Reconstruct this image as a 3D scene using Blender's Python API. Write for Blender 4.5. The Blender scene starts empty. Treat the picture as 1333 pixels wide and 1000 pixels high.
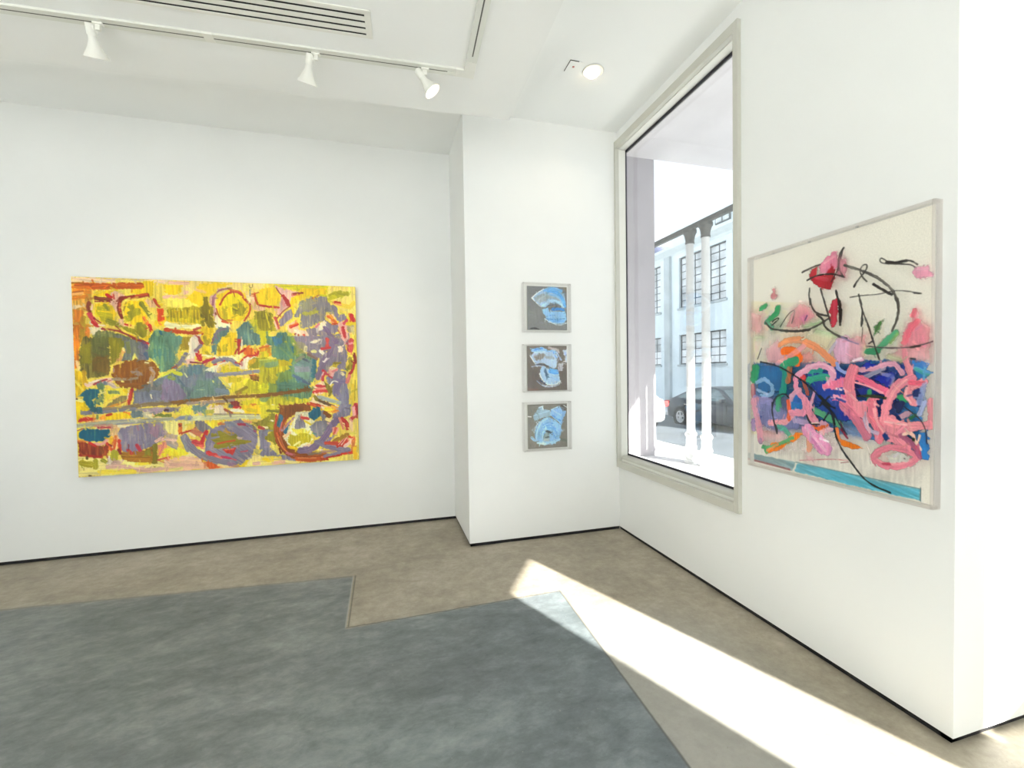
import bpy, bmesh, math, random
import numpy as np
from mathutils import Vector, Matrix
C = bpy.context.scene.collection
PI = math.pi
random.seed(7)

# ------------------------------------------------------------------ helpers
def srgb(h):
    h = h.lstrip('#')
    c = [int(h[i:i+2], 16)/255 for i in (0, 2, 4)]
    return tuple(x/12.92 if x <= .04045 else ((x+.055)/1.055)**2.4 for x in c)

class MB:
    """collects shapes into one mesh"""
    def __init__(s): s.v = []; s.f = []
    def add(s, vs, fs):
        b = len(s.v); s.v += [tuple(v) for v in vs]; s.f += [tuple(b+i for i in f) for f in fs]; return s
    def box(s, x0, x1, y0, y1, z0, z1):
        vs = [(x0,y0,z0),(x1,y0,z0),(x1,y1,z0),(x0,y1,z0),(x0,y0,z1),(x1,y0,z1),(x1,y1,z1),(x0,y1,z1)]
        return s.add(vs, [(3,2,1,0),(4,5,6,7),(0,1,5,4),(1,2,6,5),(2,3,7,6),(3,0,4,7)])
    def prism(s, poly, axis, a, b):
        """poly: 2-D outline; extruded along axis from a to b"""
        n = len(poly)
        def P(p, t):
            if axis == 'z': return (p[0], p[1], t)
            if axis == 'y': return (p[0], t, p[1])
            return (t, p[0], p[1])
        vs = [P(p, a) for p in poly]+[P(p, b) for p in poly]
        fs = [tuple(range(n)), tuple(range(2*n-1, n-1, -1))]
        fs += [(i, i+n, (i+1) % n+n, (i+1) % n) for i in range(n)]
        return s.add(vs, fs)
    def lathe(s, prof, n=32, M=None, cap=True):
        """prof: (radius, z) pairs turned about z"""
        vs = []
        for r, z in prof:
            for k in range(n):
                a = 2*PI*k/n; vs.append(Vector((r*math.cos(a), r*math.sin(a), z)))
        if M is not None: vs = [M @ v for v in vs]
        fs = []
        for j in range(len(prof)-1):
            for k in range(n):
                fs.append((j*n+k, j*n+(k+1) % n, (j+1)*n+(k+1) % n, (j+1)*n+k))
        if cap:
            fs.append(tuple(range(n-1, -1, -1))); fs.append(tuple((len(prof)-1)*n+k for k in range(n)))
        return s.add(vs, fs)
    def ringframe(s, axis, a0, a1, u0, u1, v0, v1, w):
        """rectangular frame of bar width w (tuple l,r,b,t) in the plane normal to axis"""
        l, r, b, t = w if isinstance(w, tuple) else (w,)*4
        for (p0, p1, q0, q1) in ((u0, u0+l, v0, v1), (u1-r, u1, v0, v1), (u0+l, u1-r, v0, v0+b), (u0+l, u1-r, v1-t, v1)):
            if p1-p0 < 1e-6 or q1-q0 < 1e-6: continue
            if axis == 'x': s.box(a0, a1, p0, p1, q0, q1)
            else: s.box(p0, p1, a0, a1, q0, q1)
        return s
    def build(s, name, mat, parent=None, smooth=False, bevel=0, kind=None):
        me = bpy.data.meshes.new(name); me.from_pydata(s.v, [], s.f)
        bm = bmesh.new(); bm.from_mesh(me); bmesh.ops.recalc_face_normals(bm, faces=bm.faces)
        if smooth:
            for f in bm.faces: f.smooth = True
        bm.to_mesh(me); bm.free()
        if smooth: me.set_sharp_from_angle(angle=R(38))
        o = bpy.data.objects.new(name, me); C.objects.link(o)
        if mat: me.materials.append(mat)
        if parent: o.parent = parent
        if bevel:
            m = o.modifiers.new('Bevel', 'BEVEL'); m.width = bevel; m.segments = 2; m.limit_method = 'ANGLE'
        if kind: o['kind'] = kind
        return o
R = math.radians
def thing(name, label, cat, loc=(0,0,0), rotz=0, group=None):
    o = bpy.data.objects.new(name, None); C.objects.link(o)
    o.location = loc; o.rotation_euler = (0, 0, rotz); o.empty_display_size = .1
    o['label'] = label; o['category'] = cat
    if group: o['group'] = group
    return o
def struct_root(name):
    o = bpy.data.objects.new(name, None); C.objects.link(o); o['kind'] = 'structure'; return o

# ------------------------------------------------------------------ materials
def new_mat(name):
    m = bpy.data.materials.new(name); m.use_nodes = True
    nt = m.node_tree; nt.nodes.clear()
    out = nt.nodes.new('ShaderNodeOutputMaterial')
    return m, nt, out
def N(nt, t, **kw):
    n = nt.nodes.new(t)
    for k, v in kw.items():
        if k in n.inputs: n.inputs[k].default_value = v
        else: setattr(n, k, v)
    return n
def rgba(c): return (c[0], c[1], c[2], 1)
def simple(name, col, rough=.5, metal=0, spec=.5, var=.06, scale=6, bump=0, bscale=80, emit=None, estr=0):
    """principled with a little procedural variation"""
    m, nt, out = new_mat(name)
    p = N(nt, 'ShaderNodeBsdfPrincipled'); L = nt.links.new
    p.inputs['Roughness'].default_value = rough; p.inputs['Metallic'].default_value = metal
    p.inputs['Specular IOR Level'].default_value = spec
    tc = N(nt, 'ShaderNodeTexCoord'); nz = N(nt, 'ShaderNodeTexNoise', Scale=scale, Detail=4.0)
    L(tc.outputs['Object'], nz.inputs['Vector'])
    mr = N(nt, 'ShaderNodeMapRange'); L(nz.outputs['Fac'], mr.inputs['Value'])
    mr.inputs['From Min'].default_value = .3; mr.inputs['From Max'].default_value = .7
    mr.inputs['To Min'].default_value = 1-var; mr.inputs['To Max'].default_value = 1+var
    mx = N(nt, 'ShaderNodeVectorMath', operation='SCALE'); mx.inputs[0].default_value = col
    L(mr.outputs[0], mx.inputs['Scale']); L(mx.outputs[0], p.inputs['Base Color'])
    if bump:
        n2 = N(nt, 'ShaderNodeTexNoise', Scale=bscale, Detail=3.0); L(tc.outputs['Object'], n2.inputs['Vector'])
        b = N(nt, 'ShaderNodeBump', Strength=bump, Distance=.002); L(n2.outputs['Fac'], b.inputs['Height']); L(b.outputs[0], p.inputs['Normal'])
    if emit:
        p.inputs['Emission Color'].default_value = rgba(emit); p.inputs['Emission Strength'].default_value = estr
    L(p.outputs[0], out.inputs[0])
    return m
def clear(name, tint, gloss=.06, rough=.02, streak=0):
    """clear sheet: tinted see-through with a faint sheen"""
    m, nt, out = new_mat(name); L = nt.links.new
    t = N(nt, 'ShaderNodeBsdfTransparent', Color=rgba(tint)); g = N(nt, 'ShaderNodeBsdfGlossy', Color=(1,1,1,1), Roughness=rough)
    fr = N(nt, 'ShaderNodeFresnel', IOR=1.45)
    mu = N(nt, 'ShaderNodeMath', operation='MULTIPLY'); mu.inputs[1].default_value = gloss*20
    mn = N(nt, 'ShaderNodeMath', operation='MINIMUM'); mn.inputs[1].default_value = .5
    L(fr.outputs[0], mu.inputs[0]); L(mu.outputs[0], mn.inputs[0])
    mx = N(nt, 'ShaderNodeMixShader'); L(mn.outputs[0], mx.inputs[0]); L(t.outputs[0], mx.inputs[1]); L(g.outputs[0], mx.inputs[2])
    L(mx.outputs[0], out.inputs[0])
    return m
def paint_mat(name, alpha=False, rough=.45, spec=.4):
    """pigment stored per point of the canvas mesh, broken up by a fine procedural weave"""
    m, nt, out = new_mat(name); L = nt.links.new
    at = N(nt, 'ShaderNodeAttribute', attribute_name='pigment')
    tc = N(nt, 'ShaderNodeTexCoord'); nz = N(nt, 'ShaderNodeTexNoise', Scale=160.0, Detail=3.0)
    L(tc.outputs['Object'], nz.inputs['Vector'])
    mr = N(nt, 'ShaderNodeMapRange'); L(nz.outputs['Fac'], mr.inputs['Value'])
    mr.inputs['From Min'].default_value = .3; mr.inputs['From Max'].default_value = .7
    mr.inputs['To Min'].default_value = .93; mr.inputs['To Max'].default_value = 1.07
    mx = N(nt, 'ShaderNodeVectorMath', operation='SCALE'); L(at.outputs['Color'], mx.inputs[0]); L(mr.outputs[0], mx.inputs['Scale'])
    p = N(nt, 'ShaderNodeBsdfPrincipled'); p.inputs['Roughness'].default_value = rough; p.inputs['Specular IOR Level'].default_value = spec
    L(mx.outputs[0], p.inputs['Base Color'])
    if alpha: L(at.outputs['Alpha'], p.inputs['Alpha'])
    L(p.outputs[0], out.inputs[0])
    return m

WALLC = (.845, .855, .85)
M = {}
M['wall'] = simple('white_wall_paint', WALLC, rough=.75, spec=.2, var=.012, scale=2, bump=.05, bscale=220)
M['ceil'] = simple('white_ceiling_paint', (.885, .895, .885), rough=.85, spec=.15, var=.01, scale=1.5)
M['ceil_low'] = simple('dimmed_ceiling_paint', (.85, .86, .85), rough=.85, spec=.15, var=.01, scale=1.5)  # darker white stands in for the weaker window light on the dropped ceiling
M['black'] = simple('black_reveal', (.006, .006, .008), rough=.6)
M['frame'] = simple('window_frame_paint', (.56, .555, .50), rough=.4, var=.03)
M['gasket'] = simple('dark_gasket', (.02, .02, .03), rough=.4)
M['fixture'] = simple('white_fixture_enamel', (.76, .76, .71), rough=.35, var=.02)
M['track'] = simple('track_enamel', (.70, .71, .66), rough=.4, var=.02)
M['slot'] = simple('track_slot_shadow_gap', (.10, .10, .09), rough=.7)
M['dark'] = simple('dark_duct', (.006, .006, .007), rough=.8)
M['bulb'] = simple('warm_lamp', (1, .9, .75), emit=(1, .82, .55), estr=14)
M['bulb_low'] = simple('warm_lamp_dim', (1, .9, .75), emit=(1, .82, .55), estr=6)
M['reflector'] = simple('lamp_reflector', (.9, .82, .66), rough=.25, metal=.6)
M['red'] = simple('red_sensor', (.5, .16, .14), rough=.4)
M['screw'] = simple('steel_screw', (.45, .45, .45), rough=.3, metal=.8)
M['glass'] = clear('window_glass', (.91, .925, .925), gloss=.012)
M['acrylic'] = clear('clear_acrylic', (.985, .985, .98), gloss=.012)
M['acrylic_edge'] = clear('acrylic_edge', (.955, .95, .948), gloss=.04, rough=.15)
M['acrylic_pink'] = clear('acrylic_edge_rosy', (.972, .955, .945), gloss=.04, rough=.15)
M['canvas'] = simple('raw_canvas_side', srgb('#d8c27a'), rough=.8, bump=.2, bscale=300)
M['wood'] = simple('stretcher_wood', (.45, .30, .16), rough=.7, var=.2, scale=12)

def floor_mat():
    m, nt, out = new_mat('stained_concrete_floor'); L = nt.links.new
    geo = N(nt, 'ShaderNodeTexCoord'); sp = N(nt, 'ShaderNodeSeparateXYZ'); L(geo.outputs['Object'], sp.inputs[0])
    X, Y = sp.outputs[0], sp.outputs[1]
    def mth(op, a, b=None, c=None, clamp=False):
        n = nt.nodes.new('ShaderNodeMath'); n.operation = op; n.use_clamp = clamp
        for i, q in enumerate((a, b, c)):
            if q is None: continue
            if isinstance(q, (int, float)): n.inputs[i].default_value = q
            else: L(q, n.inputs[i])
        return n.outputs[0]
    def noise(scale, detail=6, rough=.6, dist=0, stretch=(1,1,1), rot=0):
        mp = N(nt, 'ShaderNodeMapping'); mp.inputs['Scale'].default_value = stretch; mp.inputs['Rotation'].default_value = (0, 0, rot)
        L(geo.outputs['Object'], mp.inputs[0])
        n = N(nt, 'ShaderNodeTexNoise', Scale=scale, Detail=float(detail), Roughness=rough, Distortion=dist); L(mp.outputs[0], n.inputs['Vector'])
        return n.outputs['Fac']
    def ramp(fac, stops):
        r = N(nt, 'ShaderNodeValToRGB'); e = r.color_ramp.elements
        while len(e) > len(stops): e.remove(e[-1])
        while len(e) < len(stops): e.new(.5)
        for q, (p, c) in zip(e, stops): q.position = p; q.color = rgba(c)
        L(fac, r.inputs[0]); return r.outputs[0]
    def mixc(f, a, b, mode='MIX'):
        n = N(nt, 'ShaderNodeMix', data_type='RGBA', blend_type=mode)
        if isinstance(f, (int, float)): n.inputs[0].default_value = f
        else: L(f, n.inputs[0])
        for i, q in ((6, a), (7, b)):
            if isinstance(q, tuple): n.inputs[i].default_value = rgba(q)
            else: L(q, n.inputs[i])
        return n.outputs[2]
    wob = mth('MULTIPLY', mth('SUBTRACT', noise(9, 5), .5), .05)
    wob2 = mth('MULTIPLY', mth('SUBTRACT', noise(6, 6, .7), .5), .07)
    def soft(v, w): return mth('ADD', mth('DIVIDE', v, w), .5, clamp=True)        # v>0 inside
    ytop = mth('ADD', 3.515, mth('MULTIPLY', mth('ADD', X, .25), -.09))
    a = mth('MULTIPLY', soft(mth('ADD', mth('SUBTRACT', ytop, Y), mth('MULTIPLY', wob2, .6)), .05), soft(mth('SUBTRACT', -.25, X), .01))
    xr = mth('ADD', 1.13, mth('MULTIPLY', mth('SUBTRACT', 2.83, Y), -.035))
    yb = mth('ADD', 2.81, mth('MULTIPLY', X, .03))
    b = mth('MULTIPLY', soft(mth('ADD', mth('SUBTRACT', yb, Y), mth('MULTIPLY', wob, .8)), .03), soft(mth('SUBTRACT', xr, X), .01))
    grey = mth('MAXIMUM', a, b)
    # colours
    n1 = noise(1.1, 8, .62, .5, (1, 1.7, 1), R(-28)); n2 = noise(3.6, 9, .7, .4, (1, 1.8, 1), R(-30)); n3 = noise(40, 4)
    n4 = noise(11, 9, .75, .3, (1, 1.6, 1), R(-32)); gm = mth('ADD', mth('MULTIPLY', n1, .34), mth('ADD', mth('MULTIPLY', n2, .36), mth('MULTIPLY', n4, .30)))
    gcol = ramp(gm, [(.34, GREY[0]), (.49, GREY[1]), (.64, GREY[2])])
    gcol = mixc(soft(mth('SUBTRACT', noise(.9, 4), .52), .25), gcol, mixc(1.0, gcol, (.97, 1.0, .975), "MULTIPLY"))
    gcol = mixc(soft(mth('ADD', mth('SUBTRACT', X, .25), mth('MULTIPLY', mth('SUBTRACT', n1, .5), 1.5)), 1.6), gcol, mixc(1.0, gcol, (.80, .86, .92), 'MULTIPLY'))
    t1 = noise(1.6, 8, .62, .3, (1, 1.3, 1), R(8)); t2 = noise(7, 8, .72, .2)
    t3 = noise(18, 9, .78, .2); tm = mth('ADD', mth('MULTIPLY', t1, .35), mth('ADD', mth('MULTIPLY', t2, .35), mth('MULTIPLY', t3, .30)))
    tcol = ramp(tm, [(.34, TAN[0]), (.49, TAN[1]), (.66, TAN[2])])
    # the strip by the window wall and the slab next to the crack are a little greyer
    tcol = mixc(mth('MULTIPLY', soft(mth('SUBTRACT', 2.35, Y), .5), soft(mth('SUBTRACT', 1.75, X), .5)), tcol, mixc(.55, tcol, GREY[2]))
    col = mixc(grey, tcol, gcol)
    # unseen floor around and behind the camera, made paler to bounce daylight up
    col = mixc(mth('MULTIPLY', soft(mth('SUBTRACT', .45, Y), .01), soft(mth('SUBTRACT', 1.3, X), .01)), col, mixc(1.0, mixc(n1, (.50, .505, .51), (.64, .65, .655)), (1, 1, 1), 'MULTIPLY'))
    spk = soft(mth('SUBTRACT', noise(26, 3, .7), .70), .03)
    col = mixc(mth('MULTIPLY', spk, .45), col, mixc(1.0, col, (.6, .62, .62), 'MULTIPLY'))
    pit = soft(mth('SUBTRACT', noise(55, 2, .6), .735), .02)
    col = mixc(mth('MULTIPLY', pit, .5), col, (.36, .34, .30))
    col = mixc(1.0, col, mixc(n3, (.93, .93, .93), (1.07, 1.07, 1.07)), 'MULTIPLY')
    # saw cuts and cracks
    def line(d, w): return mth('SUBTRACT', 1.0, mth('DIVIDE', mth('ABSOLUTE', d), w), clamp=True)
    c1 = mth('MULTIPLY', line(mth('ADD', mth('SUBTRACT', X, xr), mth('MULTIPLY', wob, .15)), .009), soft(mth('SUBTRACT', 2.85, Y), .02))
    c2 = mth('MULTIPLY', mth('MULTIPLY', line(mth('ADD', mth('SUBTRACT', Y, yb), mth('MULTIPLY', wob, .8)), .008), soft(mth('ADD', X, .25), .01)), soft(mth('SUBTRACT', 1.12, X), .02))
    c3 = mth('MULTIPLY', mth('MULTIPLY', line(mth('ADD', X, .236), .008), soft(mth('SUBTRACT', Y, 2.81), .02)), soft(mth('SUBTRACT', 3.53, Y), .02))
    c4 = mth('MULTIPLY', mth('MULTIPLY', line(mth('ADD', X, .252), .007), soft(mth('SUBTRACT', Y, 2.81), .02)), soft(mth('SUBTRACT', 3.53, Y), .02))
    c5 = mth('MULTIPLY', mth('MULTIPLY', line(mth('ADD', mth('SUBTRACT', Y, ytop), mth('MULTIPLY', wob2, -.6)), .012), soft(mth('SUBTRACT', -.24, X), .01)), mth('MULTIPLY', noise(14, 3), .9))
    col = mixc(mth('MULTIPLY', mth('MAXIMUM', c1, mth('MAXIMUM', c2, mth('MAXIMUM', c3, c5))), .75), col, (.07, .065, .055))
    col = mixc(mth('MULTIPLY', c4, .7), col, (.42, .40, .36))
    p = N(nt, 'ShaderNodeBsdfPrincipled'); L(col, p.inputs['Base Color'])
    rr = N(nt, 'ShaderNodeMapRange'); L(n2, rr.inputs['Value']); rr.inputs['To Min'].default_value = .38; rr.inputs['To Max'].default_value = .62
    L(rr.outputs[0], p.inputs['Roughness']); p.inputs['Specular IOR Level'].default_value = .35
    bp = N(nt, 'ShaderNodeBump', Strength=.12, Distance=.004); L(mth('ADD', n2, mth('MULTIPLY', n3, .3)), bp.inputs['Height']); L(bp.outputs[0], p.inputs['Normal'])
    L(p.outputs[0], out.inputs[0])
    return m
GREY = [srgb('#565b5c'), srgb('#797d7d'), srgb('#9da09e')]
TAN = [srgb('#827a6d'), srgb('#a09786'), srgb('#beb5a6')]
M['floor'] = floor_mat()

# ------------------------------------------------------------------ paint on a grid
class Canvas:
    """a little painting engine: strokes and patches laid on a grid of points"""
    def __init__(s, W, H, Hm, base, seed=1, alpha=False):
        s.W, s.H, s.Hm = W, H, np.array(Hm).reshape(3, 3)
        s.rng = np.random.default_rng(seed)
        s.c = np.zeros((H, W, 3)); s.c[:] = s.hexs(base); s.a = np.zeros((H, W)) if alpha else np.ones((H, W))
        s.h = np.zeros((H, W)); s.n1 = s.noise(5, 5)*.6+s.noise(2.2, 2.2)*.4; s.n2 = s.noise(22, 22)
        s.o = (0, 0, 1.)
    def hexs(s, h):
        h = h.lstrip('#'); return np.array([int(h[i:i+2], 16)/255 for i in (0, 2, 4)])
    def noise(s, cx, cy, W=None, H=None):
        W, H = W or s.W, H or s.H
        gw, gh = int(W/cx)+3, int(H/cy)+3
        g = s.rng.random((gh, gw)); x = np.arange(W)/cx; y = np.arange(H)/cy
        xi, yi = x.astype(int), y.astype(int); fx, fy = x-xi, y-yi
        fx = fx*fx*(3-2*fx); fy = (fy*fy*(3-2*fy))[:, None]
        a = g[yi][:, xi]*(1-fx)+g[yi][:, xi+1]*fx; b = g[yi+1][:, xi]*(1-fx)+g[yi+1][:, xi+1]*fx
        return a*(1-fy)+b*fy
    def tile(s, x0, y0, k): s.o = (x0, y0, k)
    def uv(s, pts):
        p = np.array(pts, float); p = p/s.o[2]+np.array(s.o[:2])
        q = np.c_[p, np.ones(len(p))] @ s.Hm.T
        return q[:, :2]/q[:, 2:]*np.array([s.W-1, s.H-1])
    def sc(s, pts):
        c = np.mean(np.array(pts, float), 0); a = s.uv([c-[1, 0], c+[1, 0], c-[0, 1], c+[0, 1]])
        return .5*(np.linalg.norm(a[1]-a[0])+np.linalg.norm(a[3]-a[2]))/2
    def win(s, p, m):
        x0, y0 = np.floor(p.min(0)-m).astype(int); x1, y1 = np.ceil(p.max(0)+m).astype(int)+1
        x0, y0 = max(x0, 0), max(y0, 0); x1, y1 = min(x1, s.W), min(y1, s.H)
        return x0, y0, x1, y1
    def lay(s, x0, y0, x1, y1, al, col, tex, thick):
        sl = (slice(y0, y1), slice(x0, x1)); al3 = al[..., None]
        col = np.clip(col*tex[..., None], 0, 1)
        a0 = s.a[sl]; ao = al+a0*(1-al)
        w = np.where(ao > 1e-4, al/np.maximum(ao, 1e-4), 1)[..., None]
        s.c[sl] = s.c[sl]*(1-w)+col*w; s.a[sl] = ao
        s.h[sl] = s.h[sl]*(1-al*.6)+al*thick*(.6+.8*(tex-.7))
    def S(s, hx, w, *pts, op=1., rag=.45, st=.16, dry=.25, soft=1.1, taper=0):
        """brush stroke along pts"""
        pts = list(pts); k = s.sc(pts); p = s.uv(pts); w = max(w*k, .9)
        for _ in range(2 if len(p) > 2 else 0):
            q = [p[0]]
            for i in range(len(p)-1): q += [p[i]*.75+p[i+1]*.25, p[i]*.25+p[i+1]*.75]
            p = np.array(q+[p[-1]])
        x0, y0, x1, y1 = s.win(p, w)
        if x1 <= x0 or y1 <= y0: return
        gx, gy = np.meshgrid(np.arange(x0, x1), np.arange(y0, y1))
        best = np.full(gx.shape, 1e9); lat = np.zeros(gx.shape); al = np.zeros(gx.shape); acc = 0
        for i in range(len(p)-1):
            d = p[i+1]-p[i]; l = max(np.hypot(*d), 1e-6); u = d/l
            rx, ry = gx-p[i][0], gy-p[i][1]; t = np.clip(rx*u[0]+ry*u[1], 0, l)
            ex, ey = rx-t*u[0], ry-t*u[1]; D = np.hypot(ex, ey); m = D < best
            best = np.where(m, D, best); lat = np.where(m, rx*u[1]-ry*u[0], lat); al = np.where(m, acc+t, al); acc += l
        tot = acc; hw = w/2
        if taper: hw = hw*(1-taper*np.abs(al/tot*2-1)**2)
        if soft > 4: rag *= .3; soft = min(soft*2.2, w*.9)
        D = best+(s.n1[y0:y1, x0:x1]-.5)*rag*min(w, 9)
        A = np.clip((hw-D)/soft+.5, 0, 1)
        nb = max(6, int(w*1.3)); br = s.rng.random((nb+2, int(tot/14)+3))
        li = np.clip((lat/w+.5)*nb, 0, nb); ai = np.clip(al/14, 0, br.shape[1]-2)
        l0 = li.astype(int); a0 = ai.astype(int); fa = ai-a0; fl = li-l0
        b = (br[l0, a0]*(1-fa)+br[l0, a0+1]*fa)*(1-fl)+(br[l0+1, a0]*(1-fa)+br[l0+1, a0+1]*fa)*fl
        tex = 1+st*(b-.5)*2*.8+(s.n2[y0:y1, x0:x1]-.5)*st*.6
        if dry: A = A*(1-dry*np.clip((b-.55)*3, 0, 1)*np.clip(al/tot*1.2, .2, 1))
        s.lay(x0, y0, x1, y1, A*op, s.hexs(hx), tex, min(w*.05, .8))
    def P(s, hx, *pts, op=1., rag=5., st=.16, ang=90, dry=.2, soft=1.3):
        """patch of paint filling the outline pts, brushed along ang"""
        pts = list(pts); p = s.uv(pts); x0, y0, x1, y1 = s.win(p, rag+soft)
        if x1 <= x0 or y1 <= y0: return
        gx, gy = np.meshgrid(np.arange(x0, x1), np.arange(y0, y1)); best = np.full(gx.shape, 1e9); ins = np.zeros(gx.shape, bool)
        for i in range(len(p)):
            a, b = p[i], p[(i+1) % len(p)]; d = b-a; l2 = max(d@d, 1e-9)
            t = np.clip(((gx-a[0])*d[0]+(gy-a[1])*d[1])/l2, 0, 1)
            best = np.minimum(best, np.hypot(gx-a[0]-t*d[0], gy-a[1]-t*d[1]))
            cr = ((a[1] > gy) != (b[1] > gy)); ins ^= cr & (gx < (b[0]-a[0])*(gy-a[1])/(b[1]-a[1]+1e-12)+a[0])
        rag = rag*.6 if soft > 4 else rag; soft = soft*2.4 if 4 < soft < 12 else soft
        D = np.where(ins, -best, best)+(s.n1[y0:y1, x0:x1]-.5)*rag*1.3
        A = np.clip(-D/soft+.5, 0, 1); A = A*A*(3-2*A) if soft > 4 else A
        r = R(ang); u = gx*math.cos(r)+gy*math.sin(r); v = -gx*math.sin(r)+gy*math.cos(r)
        ui = (u-u.min())/16; vi = (v-v.min())/1.8; br = s.rng.random((int(vi.max())+3, int(ui.max())+3))
        a0 = ui.astype(int); l0 = vi.astype(int); fa = ui-a0; fl = vi-l0
        b = (br[l0, a0]*(1-fa)+br[l0, a0+1]*fa)*(1-fl)+(br[l0+1, a0]*(1-fa)+br[l0+1, a0+1]*fa)*fl
        tex = 1+st*(b-.5)*1.6+(s.n2[y0:y1, x0:x1]-.5)*st
        if dry: A = A*(1-dry*np.clip((b-.6)*4, 0, 1))
        s.lay(x0, y0, x1, y1, A*op, s.hexs(hx), tex, .35)
    def dabs(s, n, ln, w, reach, jit=.05, amin=.5):
        """short broken touches that carry neighbouring paint across the edges"""
        T = np.eye(3); H0, o0 = s.Hm, s.o; s.o = (0, 0, 1.); s.Hm = np.diag([1/(s.W-1), 1/(s.H-1), 1.])
        for _ in range(n):
            x, y = s.rng.random()*(s.W-8)+4, s.rng.random()*(s.H-8)+4
            a = s.rng.random()*2*PI; r = reach*s.rng.random()
            px, py = int(min(max(x+r*math.cos(a), 0), s.W-1)), int(min(max(y+r*math.sin(a), 0), s.H-1))
            if s.a[py, px] < amin or s.a[int(y), int(x)] < amin: continue
            c = np.clip(s.c[py, px]*(1+(s.rng.random()-.5)*jit*2)+(s.rng.random(3)-.5)*jit, 0, 1)
            b = s.rng.choice([PI/2, PI/2, .3, -.5, 1.1])+(s.rng.random()-.5)*.7; l = ln*(.5+s.rng.random())
            s.S('#%02x%02x%02x' % tuple(int(q*255) for q in c), w*(.5+s.rng.random()), (x-l/2*math.cos(b), y-l/2*math.sin(b)), (x+l/2*math.cos(b), y+l/2*math.sin(b)), op=.55+.4*s.rng.random(), st=.2)
        s.Hm, s.o = H0, o0
    def mesh(s, name, origin, U, V, nrm, mat, parent, relief=0., gain=1., gamma=1.):
        """U, V: full-width / full-height vectors from the top-left corner"""
        H, W = s.H, s.W
        u = np.linspace(0, 1, W)[None, :, None]; v = np.linspace(0, 1, H)[:, None, None]
        co = np.array(origin)+u*np.array(U)+v*np.array(V)+(s.h[..., None]*relief)*np.array(nrm)
        idx = np.arange(W*H).reshape(H, W)
        f = np.stack([idx[:-1, :-1], idx[1:, :-1], idx[1:, 1:], idx[:-1, 1:]], -1).reshape(-1, 4)
        me = bpy.data.meshes.new(name); me.vertices.add(W*H); me.vertices.foreach_set('co', co.reshape(-1).astype(np.float32))
        me.loops.add(f.size); me.loops.foreach_set('vertex_index', f.reshape(-1).astype(np.int32))
        me.polygons.add(len(f)); me.polygons.foreach_set('loop_start', np.arange(0, f.size, 4, dtype=np.int32))
        me.update(calc_edges=True); me.validate()
        at = me.color_attributes.new('pigment', 'FLOAT_COLOR', 'POINT')
        c = np.clip(s.c, 0, 1); lin = np.where(c <= .04045, c/12.92, ((c+.055)/1.055)**2.4)
        if gamma != 1: lin = lin**gamma
        lin = np.clip(lin*gain, 0, .97)
        at.data.foreach_set('color', np.concatenate([lin, s.a[..., None]], -1).reshape(-1).astype(np.float32))
        for p in me.polygons[:0]: pass
        me.polygons.foreach_set('use_smooth', np.ones(len(f), dtype=bool))
        me.materials.append(mat); o = bpy.data.objects.new(name, me); C.objects.link(o)
        if parent: o.parent = parent
        return o
# tuning
YGAIN, SGAIN, BGAIN = .96, 1.3, .98
E_SPOT, E_SPOT2, E_DOWN, E_SUN, E_SKY, EXPO = 20, 12, 6, 30., 1.6, .25
BLUEW = (.70, .79, .82)
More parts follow.
